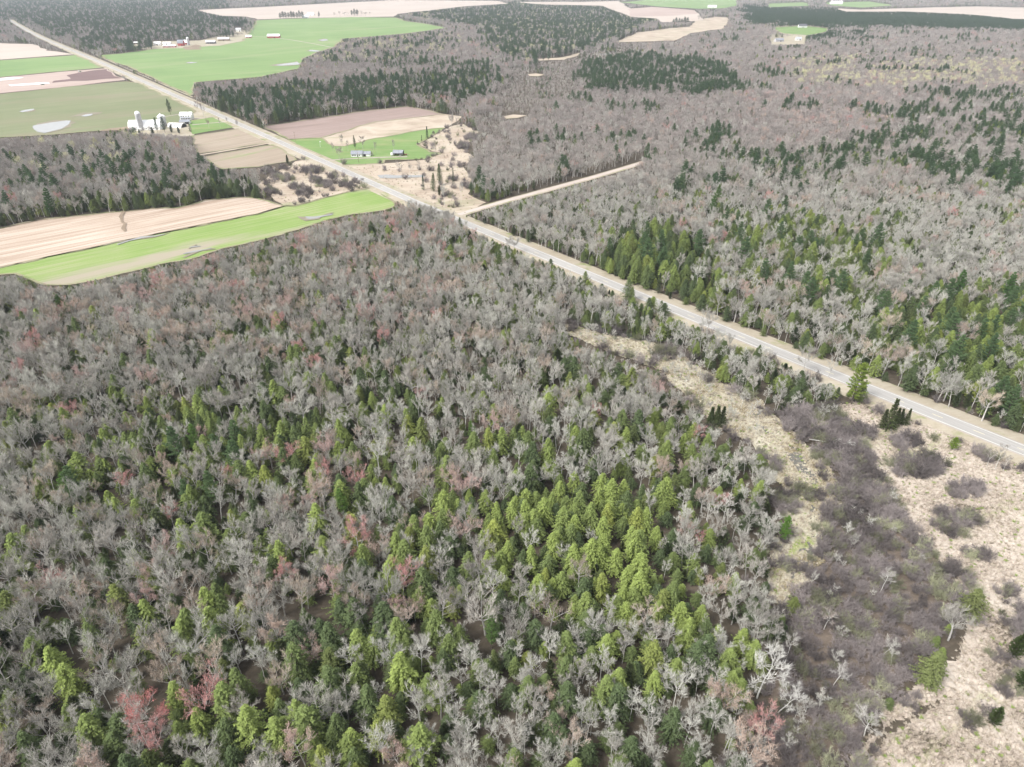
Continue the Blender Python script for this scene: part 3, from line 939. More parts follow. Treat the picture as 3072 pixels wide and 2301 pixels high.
# power poles along the far side of the road
PT = np.gradient(road_path, axis=0); PT /= np.linalg.norm(PT, axis=1)[:, None]
for vx, lb in ((638, 'thin power pole at the road corner of the ploughed field'), (775, 'thin power pole beside the ranch house driveway')):
    p = U(vx, {638: 305, 775: 351}[vx])
    e = empty('power_pole', p)
    b = MB(); b.tube([(0, 0, 0), (0, 0, 9.5)], [.15, .10], 8, cap=True); b.build('pole', 'timber', e)
    b = MB(); b.box(-1.1, 1.1, -.06, .06, 8.7, 8.85); b.build('crossarm', 'timber', e)
    for x in (-.9, 0.4, .9):
        b = MB(); b.tube([(x, 0, 8.85), (x, 0, 9.1)], [.05, .04], 6, cap=True); b.build('insulator', 'plastic_white', e)
    tag(e, lb, 'power pole')
e = empty('flag_post', U(692, 318))
b = MB(); b.tube([(0, 0, 0), (0, 0, 6)], [.08, .06], 8, cap=True); b.build('post', 'plastic_white', e)
b = MB(); b.box(.08, 1.2, -.02, .02, 5.0, 5.8); b.build('flag', 'plastic_white', e)
tag(e, 'white post standing on the lawn left of the ranch house', 'post')

# ------------------------------------------------------------------ trees: one mesh set per growth form
def rand_perp(rg, d):
    a = d.orthogonal().normalized()
    b = d.cross(a)
    t = rg.uniform(0, 2 * math.pi)
    return a * math.cos(t) + b * math.sin(t)


def blade(mb, p, d, ln, w, rg, mi=0):
    s = rand_perp(rg, d) * w * 0.5
    mb.add([p - s, p + s, p + d * ln], [(0, 1, 2)], mi)


def strip(mb, pts, w0, w1, rg, mi=0):
    d = (pts[-1] - pts[0]).normalized()
    s = rand_perp(rg, d)
    n = len(pts)
    vs = []
    for i, p in enumerate(pts):
        w = (w0 + (w1 - w0) * i / (n - 1)) * .5
        vs += [p - s * w, p + s * w]
    mb.add(vs, [(2 * i, 2 * i + 1, 2 * i + 3, 2 * i + 2) for i in range(n - 1)], mi)


def curve_pts(p, d, ln, up, rg, n, wob=0.12):
    pts = [p.copy()]
    q = p.copy()
    d = d.copy()
    for i in range(n):
        d = (d + Vector((rg.uniform(-wob, wob), rg.uniform(-wob, wob), rg.uniform(-wob, wob) + up / n))).normalized()
        q = q + d * (ln / n)
        pts.append(q.copy())
    return pts


def bare_tree(seed, Ht, cw, fork=0.4, limbs=7, sub=7, ter=6, twigs=7, spread=0.55, tr=0.016, tw=0.042, up=0.45, crooked=0.14, leader=True, bud=0):
    """Leafless broadleaf: trunk + limbs, and a crown of branches and twigs. Nominal height Ht, crown width cw."""
    rg = random.Random(seed)
    T, K = MB(), MB()
    r0 = tr * Ht
    lean = Vector((rg.uniform(-.05, .05), rg.uniform(-.05, .05), 1)).normalized()
    tp = curve_pts(Vector((0, 0, -0.3)), lean, Ht * (0.86 if leader else fork + 0.05), 0.05, rg, 7 if leader else 4, 0.05 * (1 + crooked * 3))
    n = len(tp)
    T.tube(tp, [r0 * (1 - 0.86 * (i / (n - 1)) ** 0.9) if leader else r0 * (1 - .45 * i / (n - 1)) for i in range(n)], 6)

    def trunk_at(t):
        x = t * (n - 1)
        i = min(int(x), n - 2)
        return tp[i].lerp(tp[i + 1], x - i)
    az0 = rg.uniform(0, 6.28)
    for li in range(limbs):
        f = (li + 0.5) / limbs
        if leader:
            t = fork / 0.86 + (1 - fork / 0.86) * f ** 0.9 * 0.95
        else:
            t = 0.72 + 0.28 * f
        p = trunk_at(min(t, 0.99))
        az = az0 + li * 2.4 + rg.uniform(-.5, .5)
        ang_v = spread * (1.25 - 0.65 * f if leader else rg.uniform(.55, 1.2)) * math.pi / 2
        d = Vector((math.cos(az) * math.sin(ang_v), math.sin(az) * math.sin(ang_v), math.cos(ang_v)))
        rem = Ht - p.z
        reach = cw * .5 / max(math.sin(ang_v), .35)
        ln = min(max(rem * 1.05, 1.5), reach) * rg.uniform(.8, 1.12)
        lp = curve_pts(p, d, ln, up, rg, 5, crooked)
        rl = max(0.03, r0 * (0.42 - 0.2 * f))
        T.tube(lp, [rl * (1 - .8 * i / 5) for i in range(6)], 4)
        for si in range(sub):
            ts = 0.28 + 0.72 * (si + rg.random()) / sub
            x = ts * 5
            i = min(int(x), 4)
            p1 = lp[i].lerp(lp[i + 1], x - i)
            dl = (lp[i + 1] - lp[i]).normalized()
            d1 = (dl * 0.75 + rand_perp(rg, dl) * 0.8 + Vector((0, 0, .22))).normalized()
            l1 = ln * rg.uniform(.28, .48) * (1.15 - .45 * ts)
            bp_ = curve_pts(p1, d1, l1, up * .9, rg, 3, crooked)
            w = max(0.045, rl * .42)
            K.tube(bp_, [w * .5, w * .4, w * .3, w * .16], 3, 1)
            for ti in range(ter):
                tt = 0.2 + 0.8 * (ti + rg.random()) / ter
                x2 = tt * 3
                i2 = min(int(x2), 2)
                p2 = bp_[i2].lerp(bp_[i2 + 1], x2 - i2)
                dl2 = (bp_[i2 + 1] - bp_[i2]).normalized()
                d2 = (dl2 * .7 + rand_perp(rg, dl2) * .75 + Vector((0, 0, .3))).normalized()
                l2 = l1 * rg.uniform(.35, .6)
                cp = curve_pts(p2, d2, l2, up, rg, 2, crooked)
                strip(K, cp, tw * 1.25, tw * .7, rg, 1)
                for wi in range(twigs):
                    t3 = 0.15 + .85 * rg.random()
                    x3 = t3 * 2
                    i3 = min(int(x3), 1)
                    p3 = cp[i3].lerp(cp[i3 + 1], x3 - i3)
                    dl3 = (cp[i3 + 1] - cp[i3]).normalized()
                    d3 = (dl3 * 1.0 + rand_perp(rg, dl3) * .5 + Vector((0, 0, .3))).normalized()
                    l3 = rg.uniform(.6, 1.25) * (0.05 * Ht + .3)
                    blade(K, p3, d3, l3, tw, rg)
                    for q in range(bud):
                        pb = p3 + d3 * l3 * rg.uniform(.5, 1.0)
                        db = (d3 + rand_perp(rg, d3) * .9).normalized()
                        blade(K, pb, db, .24, .11, rg)
    return T, K


def conifer(seed, Ht, cw, kind='hemlock'):
    rg = random.Random(seed)
    T, K = MB(), MB()
    T.tube([(0, 0, -.3), (0, 0, Ht * .5), (0, 0, Ht * .97)], [Ht * .016, Ht * .009, .02], 6)
    if kind == 'hemlock':
        z0, nb, spr = 0.08, 230, 14
    elif kind == 'spruce':
        z0, nb, spr = 0.06, 150, 9
    elif kind == 'cedar':
        z0, nb, spr = 0.04, 150, 11
    else:
        z0, nb, spr = 0.18, 70, 12
    bump_ph = [rg.uniform(0, 6.28) for _ in range(4)]
    for bi in range(nb):
        f = (bi + rg.random()) / nb
        f = f ** 0.85 if kind != 'pine' else f
        z = Ht * (z0 + (1 - z0) * f)
        az = bi * 2.39996 + rg.uniform(-.35, .35)
        if kind == 'hemlock':
            prof = min(1.0, 1.35 * (1 - f) ** 0.72) * (0.35 + 0.65 * min(1, f * 5 + .15))
            lump = 1 + .22 * math.sin(3 * az + bump_ph[0] + f * 6) + .16 * math.sin(5 * az + bump_ph[1] - f * 17)
        elif kind == 'spruce':
            prof = (1 - f) ** 0.95
            lump = 1 + .12 * math.sin(4 * az + bump_ph[0] + f * 20)
        elif kind == 'cedar':
            prof = min(1, 1.5 * (1 - f) ** 0.8)
            lump = 1 + .15 * math.sin(3 * az + bump_ph[0] + f * 8)
        else:
            f2 = round(f * 10) / 10.0
            z = Ht * (z0 + (1 - z0) * (0.75 * f2 + .25 * f))
            prof = min(1.0, 1.25 * (1 - f) ** 0.6) * (.5 + .5 * min(1, f * 3 + .2))
            lump = rg.uniform(.55, 1.2)
        ln = max(.35, cw * .5 * prof * lump * (rg.uniform(.82, 1.12) if kind != 'hemlock' else rg.uniform(.78, 1.10)))
        if kind == 'hemlock':
            el, up = 0.25 - .15 * (1 - f), -.45
        elif kind == 'spruce':
            el, up = .1 - .35 * (1 - f) + .5 * f * f, .25
        elif kind == 'cedar':
            el, up = .5, .1
        else:
            el, up = .12 + .3 * f, .35
        d = Vector((math.cos(az) * math.cos(el), math.sin(az) * math.cos(el), math.sin(el)))
        bp_ = curve_pts(Vector((0, 0, z)), d, ln, up, rg, 3, .08)
        strip(T, bp_, .08, .03, rg)
        if kind == 'pine':
            for k in range(spr):
                t = .3 + .7 * (k + rg.random()) / spr
                x = t * 3
                i = min(int(x), 2)
                p = bp_[i].lerp(bp_[i + 1], x - i)
                dl = (bp_[i + 1] - bp_[i]).normalized()
                side = dl.cross(Vector((0, 0, 1))).normalized() * rg.uniform(-1, 1)
                p = p + side * ln * .26 * (1.2 - .5 * t) + Vector((0, 0, rg.uniform(-.05, .18)))
                for q in range(9):
                    dd = Vector((rg.gauss(0, 1) + dl.x * .6, rg.gauss(0, 1) + dl.y * .6, rg.gauss(.35, .5))).normalized()
                    blade(K, p, dd, rg.uniform(.45, .8), .22, rg)
        else:
            nspr = max(3, int(spr * (0.45 + ln / (cw * .5) * .65)))
            for k in range(nspr):
                t = .12 + .88 * (k + rg.random()) / nspr
                x = t * 3
                i = min(int(x), 2)
                p = bp_[i].lerp(bp_[i + 1], x - i)
                dl = (bp_[i + 1] - bp_[i]).normalized()
                sd = dl.cross(Vector((0, 0, 1)))
                if sd.length < .1:
                    sd = Vector((1, 0, 0))
                sd.normalize()
                sg = -1 if k % 2 else 1
                if kind == 'hemlock':
                    wv = (dl * rg.uniform(.5, 1.0) + sd * sg * rg.uniform(.2, .9) + Vector((0, 0, rg.uniform(-.45, .25)))).normalized()
                    sl, sw = rg.uniform(.38, .8), rg.uniform(.13, .28)
                elif kind == 'cedar':
                    wv = (dl * .5 + sd * sg * rg.uniform(0, .7) + Vector((0, 0, rg.uniform(.1, .9)))).normalized()
                    sl, sw = rg.uniform(.4, .8), rg.uniform(.2, .36)
                else:
                    wv = (dl * .9 + sd * sg * rg.uniform(.2, .7) + Vector((0, 0, rg.uniform(-.4, .1)))).normalized()
                    sl, sw = rg.uniform(.35, .65), rg.uniform(.16, .28)
                s = (sd * dl.dot(wv) - dl * sd.dot(wv) + Vector((rg.gauss(0, .35), rg.gauss(0, .35), rg.gauss(0, .45))))
                s = (s - wv * s.dot(wv)).normalized() * sw
                m_ = p + wv * sl * .45
                K.add([p, m_ - s, p + wv * sl, m_ + s], [(0, 1, 2, 3)])
    return T, K


def shrub(seed, Ht, cw, stems=26, tw=.045):
    rg = random.Random(seed)
    K = MB()
    for s in range(stems):
        az = rg.uniform(0, 6.28)
        a = math.sqrt(rg.random()) * 1.05
        d = Vector((math.cos(az) * math.sin(a), math.sin(az) * math.sin(a), math.cos(a)))
        p = Vector((rg.gauss(0, .18) * cw * .5, rg.gauss(0, .18) * cw * .5, -.05))
        ln = Ht * rg.uniform(.75, 1.15) * (1.0 if a < .6 else cw / Ht * .55)
        st = curve_pts(p, d, ln, .3, rg, 3, .14)
        strip(K, st, .06, .03, rg)
        for k in range(9):
            t = .25 + .75 * rg.random()
            x = t * 3
            i = min(int(x), 2)
            p1 = st[i].lerp(st[i + 1], x - i)
            dl = (st[i + 1] - st[i]).normalized()
            d1 = (dl * .7 + rand_perp(rg, dl) * .7 + Vector((0, 0, .25))).normalized()
            l1 = ln * rg.uniform(.2, .4)
            e1 = p1 + d1 * l1
            strip(K, [p1, e1], tw, tw * .6, rg)
            for q in range(6):
                p2 = p1.lerp(e1, rg.uniform(.2, 1))
                d2 = (d1 * .8 + rand_perp(rg, d1) * .7 + Vector((0, 0, .2))).normalized()
                blade(K, p2, d2, rg.uniform(.3, .7), tw, rg)
    return K


def tussock(seed):
    rg = random.Random(seed)
    K = MB()
    for i in range(34):
        az = rg.uniform(0, 6.28)
        a = rg.uniform(.1, 1.35)
        d = Vector((math.cos(az) * math.sin(a), math.sin(az) * math.sin(a), math.cos(a)))
        p = Vector((rg.gauss(0, .12), rg.gauss(0, .12), 0))
        blade(K, p, d, rg.uniform(.3, .75), .11, rg)
    return K


FORM_HT, FORM_W = 16.0, 9.0
KINDS = {}          # kind -> list of dict(trunk mesh, crown mesh, joined object)
PROTO = {}


def register(kind, pairs, trunk_mat, crown_mats):
    col = bpy.data.collections.new(kind + '_forms')          # not linked to the scene: forms for the massed woods
    forms = []
    for i, (T, K) in enumerate(pairs):
        tm = T.mesh(kind + '_trunk', [trunk_mat]) if T else None
        km = K.mesh(kind + '_crown', crown_mats)
        J = MB()
        if T:
            J.add(T.v, T.f, 0)
        o = len(J.v)
        J.v.extend(K.v)
        J.f.extend([tuple(q + o for q in f) for f in K.f])
        J.m.extend([q + (1 if T else 0) for q in K.m])
        jm = J.mesh(kind + '_form', ([trunk_mat] if T else []) + crown_mats)
        ob = bpy.data.objects.new('%s_form_%02d' % (kind, i), jm)
        col.objects.link(ob)
        zmax = max(v[2] for v in K.v)
        forms.append(dict(trunk=tm, crown=km, h=zmax))
    KINDS[kind] = forms
    PROTO[kind] = col


rg0 = random.Random(5)
register('maple_tree', [bare_tree(100 + i, 16, rg0.uniform(7.6, 9.6), rg0.uniform(.28, .45), rg0.choice((7, 8, 9)), 7, 6, 8, rg0.uniform(.42, .74), leader=(i % 3 != 0), crooked=rg0.uniform(.1, .22)) for i in range(12)], 'bark_grey', ['twig', 'bark_grey'])
register('red_maple_tree', [bare_tree(200 + i, 15, rg0.uniform(7.2, 9), rg0.uniform(.3, .42), 8, 7, 6, 6, rg0.uniform(.5, .68), leader=(i % 2 == 0), crooked=.14, bud=1) for i in range(5)], 'bark_grey', ['twig', 'bark_grey'])
register('birch_tree', [bare_tree(300 + i, 16, rg0.uniform(5.5, 7.5), rg0.uniform(.35, .5), rg0.choice((7, 8)), 6, 6, 6, rg0.uniform(.42, .6), tr=.0105, leader=(i % 4 != 0), crooked=rg0.uniform(.18, .32), tw=.045) for i in range(7)], 'bark_pale', ['twig', 'bark_pale'])
register('aspen_tree', [bare_tree(400 + i, 17, rg0.uniform(7, 9), rg0.uniform(.35, .5), 8, 7, 6, 6, .5, tr=.011, leader=True, crooked=.14, bud=1) for i in range(4)], 'bark_pale', ['twig', 'bark_pale'])
register('hemlock_tree', [conifer(500 + i, 16, rg0.uniform(7.2, 10.0), 'hemlock') for i in range(8)], 'bark_dark', ['needle'])
register('pine_tree', [conifer(600 + i, 18, rg0.uniform(8.5, 10), 'pine') for i in range(4)], 'bark_dark', ['needle'])
register('spruce_tree', [conifer(700 + i, 14, rg0.uniform(4.0, 5.0), 'spruce') for i in range(4)], 'bark_dark', ['needle'])
register('cedar_tree', [conifer(800 + i, 13, rg0.uniform(5, 6.2), 'cedar') for i in range(4)], 'bark_dark', ['needle'])
register('alder_shrub', [(None, shrub(900 + i, 3.0, rg0.uniform(4, 5))) for i in range(5)], 'bark_dark', ['twig'])
register('tussock', [(None, tussock(950 + i)) for i in range(4)], 'bark_dark', ['twig'])

# ------------------------------------------------------------------ where the woods stand
rng = np.random.default_rng(11)
HEM_CLUMP = [(1050, 1110), (1140, 1040), (1290, 1010), (1430, 1025), (1465, 1085), (1440, 1130), (1480, 1230), (1445, 1290), (1340, 1305), (1210, 1300), (1100, 1250), (1060, 1210), (970, 1200), (980, 1150)]
THICKET = THICKET_V
SHRUB_BLOBS = [(2062, 1130, 55, 34), (1985, 1010, 70, 28), (2080, 1062, 36, 20), (2130, 985, 26, 18), (1960, 960, 40, 16), (1735, 1070, 26, 16), (1690, 1090, 40, 26), (2105, 1205, 30, 18),
               (1660, 1010, 30, 20), (2180, 1290, 40, 20), (2195, 1345, 40, 34), (2190, 1480, 34, 40), (2150, 1420, 18, 14), (2110, 1560, 40, 24), (1700, 1230, 26, 20), (1440, 770, 34, 14),
               (573, 372, 14, 7), (600, 382, 12, 6), (618, 386, 22, 7), (673, 369, 28, 9), (699, 399, 26, 7), (749, 402, 22, 6), (660, 418, 22, 8), (640, 405, 16, 6), (590, 415, 14, 8), (615, 365, 10, 5), (720, 385, 14, 5), (680, 390, 14, 5),
               (1000, 318, 16, 7), (1018, 300, 14, 8), (980, 388, 14, 4), (1010, 405, 14, 6), (965, 425, 16, 5), (1040, 425, 14, 6), (940, 440, 12, 4)]
MARSH_TREES = [(1480, 860), (1520, 890), (1560, 930), (1620, 990)]


def band(path_v, half, k=1.0):
    up = [(x, y - h * k) for (x, y), h in zip(path_v, half)]
    dn = [(x, y + h) for (x, y), h in zip(path_v, half)][::-1]
    return up + dn


rv = proj(np.c_[road_path, np.full(len(road_path), .7)])
left = rv[(rv[:, 0] < 893)][::3]
right = rv[(rv[:, 0] > 1003) & (rv[:, 0] < 2330)][::3]
sv = proj(np.c_[side_path, np.full(len(side_path), .3)])[::2]
ROAD_L = band(left, np.interp(left[:, 0], [30, 892], [3.0, 15]))
ROAD_R = band(right, np.interp(right[:, 0], [1003, 2212], [9, 28]), .62)
SIDE = band(sv, np.full(len(sv), 5.5))
CLEAR = [f[1] for f in FIELDS] + [MARSH_A, MARSH_B, MARSH_C, THICKET, ROAD_L, SIDE,
         [(290, 268), (345, 250), (425, 238), (520, 272), (470, 290), (415, 292), (290, 283)],
         [(285, 90), (300, 90), (300, 98), (285, 98)], [(325, 88), (430, 86), (520, 78), (545, 70), (560, 80), (540, 92), (440, 108), (330, 106)],
         [(505, 58), (530, 58), (530, 70), (505, 70)], [(1665, 82), (1740, 80), (1740, 94), (1665, 95)]]
# zones: outline in v (crown height), weights of kinds, brightness of conifers, size factor
D = dict
ZONES = [
    ([(1000, 300), (1065, 215), (1090, 150), (1190, 122), (1320, 98), (1440, 92), (1340, 122), (1255, 148), (1235, 200), (1110, 270), (1040, 320)], D(maple_tree=.7, birch_tree=.28, spruce_tree=.02), .7, .48),
    (HEM_CLUMP, D(hemlock_tree=.86, maple_tree=.08, birch_tree=.06), 1.45, .86),
    ([(1310, 520), (1380, 475), (1490, 480), (1570, 590), (1570, 660), (1480, 660), (1380, 620), (1320, 570)], D(hemlock_tree=.86, pine_tree=.06, maple_tree=.05, spruce_tree=.03), 1.0, .95),
    ([(1550, 480), (1700, 455), (1870, 500), (1930, 560), (1880, 640), (1760, 650), (1600, 560)], D(hemlock_tree=.64, pine_tree=.08, birch_tree=.18, maple_tree=.10), 1.0, .95),
    ([(1900, 650), (2050, 620), (2300, 590), (2300, 880), (2080, 830), (1960, 810), (1880, 750)], D(hemlock_tree=.74, pine_tree=.08, birch_tree=.04, maple_tree=.14), 1.0, .95),
    ([(1250, 160), (1290, 122), (1400, 118), (1530, 132), (1590, 170), (1560, 200), (1430, 195), (1260, 192)], D(pine_tree=.45, hemlock_tree=.12, maple_tree=.43), .65, 1.05),
    ([(1940, 235), (2080, 200), (2300, 180), (2300, 440), (2050, 400), (1900, 330)], D(pine_tree=.22, hemlock_tree=.25, maple_tree=.38, birch_tree=.15), .7, 1.0),
    ([(1480, 300), (1720, 320), (1940, 330), (1900, 400), (1560, 410), (1420, 390)], D(pine_tree=.10, hemlock_tree=.24, maple_tree=.46, birch_tree=.2), .65, 1.0),
    ([(425, 205), (600, 185), (760, 178), (950, 150), (1075, 150), (1065, 205), (900, 218), (690, 245), (500, 270), (425, 235)], D(spruce_tree=.34, hemlock_tree=.30, pine_tree=.18, maple_tree=.18), .55, 1.05),
    ([(850, 25), (1000, 20), (1120, 5), (1340, 8), (1420, 40), (1330, 85), (1160, 128), (1080, 120), (1040, 60)], D(pine_tree=.34, spruce_tree=.12, hemlock_tree=.1, aspen_tree=.06, maple_tree=.38), .65, 1.05),
    ([(-200, -60), (430, -60), (530, 40), (520, 90), (300, 105), (180, 100), (60, 50), (-200, 20)], D(pine_tree=.3, spruce_tree=.14, hemlock_tree=.12, maple_tree=.40, birch_tree=.04), .6, 1.05),
    ([(1608, 16), (1660, 14), (1760, 20), (1960, 26), (2080, 32), (2212, 42), (2300, 40), (2300, 62), (2160, 66), (2000, 58), (1780, 58), (1620, 50)], D(pine_tree=1.0), .5, .9),
    ([(1740, 72), (1860, 68), (1900, 84), (1740, 86)], D(pine_tree=1.0), .5, .8),
    ([(150, 425), (320, 400), (560, 370), (640, 400), (520, 430), (330, 452), (100, 482), (0, 498), (-60, 470)], D(cedar_tree=.40, hemlock_tree=.26, pine_tree=.06, maple_tree=.24, birch_tree=.04), .55, .95),
    ([(320, 375), (440, 350), (560, 372), (560, 400), (330, 420)], D(cedar_tree=.4, pine_tree=.1, maple_tree=.5), .6, .9),
    ([(-100, 300), (180, 285), (330, 285), (330, 345), (200, 370), (-100, 400)], D(maple_tree=.70, birch_tree=.14, cedar_tree=.14, aspen_tree=.03), .6, 1.0),
    ([(1690, 135), (1760, 120), (1850, 122), (1842, 168), (1920, 140), (2060, 130), (2300, 125), (2300, 180), (1900, 185), (1720, 172)], D(aspen_tree=.20, maple_tree=.70, red_maple_tree=.10), .6, 1.0),
    ([(730, 84), (880, 68), (1010, 85), (990, 105), (800, 130), (650, 132)], D(aspen_tree=.10, maple_tree=.72, pine_tree=.14, red_maple_tree=.04), .6, 1.0),
    ([(1540, 205), (1850, 185), (2300, 185), (2100, 250), (1880, 300), (1620, 300)], D(maple_tree=.76, red_maple_tree=.12, birch_tree=.08, hemlock_tree=.04), .6, 1.0),
    ([(1400, 410), (1700, 400), (2300, 420), (2300, 590), (1900, 560), (1870, 500), (1700, 455), (1500, 480)], D(birch_tree=.62, maple_tree=.26, red_maple_tree=.05, hemlock_tree=.07), .7, .85),
    ([(1000, 360), (1390, 360), (1420, 480), (1300, 540), (1100, 500), (1000, 470)], D(birch_tree=.3, maple_tree=.66, hemlock_tree=.04), .7, .85),
    ([(1560, 650), (1900, 640), (1880, 760), (1760, 760), (1600, 690)], D(birch_tree=.58, maple_tree=.2, hemlock_tree=.16, spruce_tree=.06), .75, .75),
    ([(1000, 300), (1240, 160), (1560, 200), (1600, 300), (1400, 400), (1000, 370)], D(maple_tree=.80, birch_tree=.17, red_maple_tree=.03), .7, .85),
    ([(1250, 640), (1480, 650), (1740, 780), (1800, 860), (1700, 890), (1560, 810), (1420, 725), (1240, 700)], D(spruce_tree=.20, birch_tree=.50, maple_tree=.24, cedar_tree=.06), .8, .75),
    ([(1000, 500), (1250, 600), (1260, 700), (1210, 740), (1080, 690), (980, 560)], D(birch_tree=.34, maple_tree=.56, hemlock_tree=.06, red_maple_tree=.04), .9, .8),
    ([(60, 850), (350, 820), (560, 870), (720, 880), (780, 970), (820, 1040), (600, 1090), (300, 1110), (60, 1060)], D(hemlock_tree=.46, pine_tree=.03, maple_tree=.40, red_maple_tree=.05, birch_tree=.06), 1.15, .85),
    ([(-150, 1100), (900, 1100), (960, 1330), (900, 1900), (-150, 1900)], D(hemlock_tree=.32, maple_tree=.48, red_maple_tree=.10, birch_tree=.10), 1.02, 1.0),
    ([(960, 1340), (1650, 1330), (1660, 1500), (1600, 1900), (880, 1900)], D(birch_tree=.50, hemlock_tree=.26, maple_tree=.18, red_maple_tree=.06), 1.0, .85),
    ([(1380, 880), (1560, 900), (1680, 1050), (1670, 1330), (1490, 1330), (1470, 1100)], D(birch_tree=.28, maple_tree=.46, hemlock_tree=.22, red_maple_tree=.04), 1.0, .8),
    ([(700, 830), (1250, 760), (1480, 880), (1440, 1000), (1130, 1010), (900, 1180), (760, 1100)], D(birch_tree=.30, maple_tree=.38, hemlock_tree=.30, red_maple_tree=.02), 1.05, .9),
    ([(-100, 600), (300, 580), (700, 460), (960, 430), (1010, 560), (1000, 680), (700, 760), (250, 760), (-100, 760)], D(maple_tree=.70, red_maple_tree=.14, hemlock_tree=.14, birch_tree=.02), .85, 1.0),
]
DEFAULT = D(maple_tree=.74, red_maple_tree=.05, birch_tree=.12, hemlock_tree=.09)
KN = ['maple_tree', 'red_maple_tree', 'birch_tree', 'aspen_tree', 'hemlock_tree', 'pine_tree', 'spruce_tree', 'cedar_tree']
NOM = dict(maple_tree=(11, 18.5), red_maple_tree=(10.5, 17.5), birch_tree=(10, 16.5), aspen_tree=(14, 18), hemlock_tree=(8, 15.5), pine_tree=(15, 22), spruce_tree=(7, 14), cedar_tree=(8, 13))


def tints(kind, n, bright, far=None):
    u, w = rng.random(n)[:, None], rng.random(n)[:, None]

    def lerp(a, b, t):
        return np.array(a) * (1 - t) + np.array(b) * t
    if kind == 'maple_tree':
        c = lerp((.49, .485, .43), (.43, .40, .36), u)
        c = np.where(w > .86, lerp((.47, .40, .32), (.44, .355, .30), u), c) * (0.62 + .5 * rng.random(n)[:, None])
        if far is not None:                      # the woods beyond the road are a browner, more mauve stand
            c = c * (1 - far[:, None]) + far[:, None] * lerp((.375, .34, .315), (.32, .275, .258), u) * (.75 + .5 * w)
    elif kind == 'red_maple_tree':
        c = lerp((.47, .33, .305), (.46, .36, .29), u)
        c = np.where(w > .8, np.array((.49, .27, .25)), c)
    elif kind == 'birch_tree':
        c = lerp((.485, .475, .425), (.40, .385, .345), u)
    elif kind == 'aspen_tree':
        c = lerp((.60, .58, .33), (.52, .49, .35), u)
    elif kind == 'hemlock_tree':
        t = np.clip(bright[:, None] - .55 + .42 * rng.normal(size=(n, 1)), 0, 1)
        c = lerp((.10, .135, .065), (.265, .33, .10), t)
        c = np.where(w > .9, c * np.array((1.06, .98, .9)), c)
    elif kind == 'pine_tree':
        c = lerp((.085, .14, .075), (.15, .22, .095), np.clip(bright[:, None] - .5 + .3 * (u - .5), 0, 1))
    elif kind == 'spruce_tree':
        c = lerp((.065, .09, .05), (.105, .125, .065), u)
    elif kind == 'cedar_tree':
        c = lerp((.075, .105, .055), (.125, .15, .07), u)
    else:
        c = lerp((.165, .146, .144), (.275, .243, .236), u)
        c = np.where(w > .8, np.array((.26, .265, .175)) * (.8 + .4 * u), c)
    return c


ALL = []     # rows of dicts of arrays
bands = [(45, 620, 5.7), (620, 1400, 6.6), (1400, 2800, 9.5), (2800, 6800, 15.0)]
for bi, (ya, yb, cell) in enumerate(bands):
    ys = np.arange(ya, yb, cell)
    P = []
    for y in ys:
        hw_ = (y * CP + H * SP) * .75 * 1.10 + 25
        xs = np.arange(-hw_, hw_, cell)
        P.append(np.c_[xs, np.full(len(xs), y)])
    P = np.concatenate(P)
    P += rng.uniform(-.46, .46, P.shape) * cell
    n = len(P)
    vc = proj(np.c_[P, np.full(n, 10.0)])
    keep = (vc[:, 1] > -25)
    P, vc = P[keep], vc[keep]
    n = len(P)
    kind = np.full(n, -1)
    bright = np.full(n, .8)
    size = np.ones(n)
    un = np.ones(n, bool)
    stand = np.zeros(n, bool)
    rr = rng.random(n)
    amp_ = np.clip(vc[:, 1] / 500, .25, 1.2)[:, None]
    lowf = np.array([[mnoise.noise(Vector((x / (14 + y * .07), y / (8 + y * .05), s_))) for s_ in (3.3, 9.1)] for x, y in vc])
    vz = vc + (lowf * np.array([[95, 36]]) * np.where(vc[:, 1:] > 400, .4, 1) + rng.normal(size=vc.shape) * np.array([[16, 9]])) * amp_
    for poly, wts, br, sz in ZONES + [(None, DEFAULT, .8, .95)]:
        ins = un & (pip(vz if poly is not HEM_CLUMP else vc, poly) if poly is not None else True)
        un &= ~ins
        k = np.array([KN.index(q) for q in wts])
        cum = np.cumsum(list(wts.values()))
        cum /= cum[-1]
        kind[ins] = k[np.searchsorted(cum, rr[ins])]
        bright[ins] = br
        if poly is not None and poly[0] in ((1310, 520), (1550, 480), (1900, 650), (425, 205), (850, 25), (1250, 160), (150, 425), (320, 375)):
            stand |= ins
        size[ins] = sz
    clump = np.array([mnoise.noise(Vector((x / 60, y / 60, 21.5))) + .5 * mnoise.noise(Vector((x / 22, y / 22, 8.5))) for x, y in P])
    inclump = pip(vc, HEM_CLUMP)
    con = kind >= 4
    flip = con & (clump < -.12) & (rng.random(n) < np.where(stand, .12, .75)) & ~inclump & (vc[:, 1] > 62)
    kind[flip] = np.where(rng.random(flip.sum()) < .75, 0, 2)
    flop = ~con & (clump > .34) & (rng.random(n) < .42)
    farther = P[:, 1] > 520
    kind[flop & ~farther] = KN.index('hemlock_tree')
    kind[flop & farther] = np.where(rng.random((flop & farther).sum()) < .5, KN.index('hemlock_tree'), KN.index('pine_tree'))
    lo = np.array([NOM[k][0] for k in KN])[kind]
    hi = np.array([NOM[k][1] for k in KN])[kind]
    ht = (lo + (hi - lo) * rng.random(n) ** .8) * size
    conif = kind >= 4
    fat = np.where(conif, 1.0, 1.0) * rng.uniform(.88, 1.12, n)
    if bi >= 2:
        fat *= 1.2
    ALL.append(dict(P=P, kind=kind, bright=bright, ht=ht, fat=fat, under=np.zeros(n, bool)))
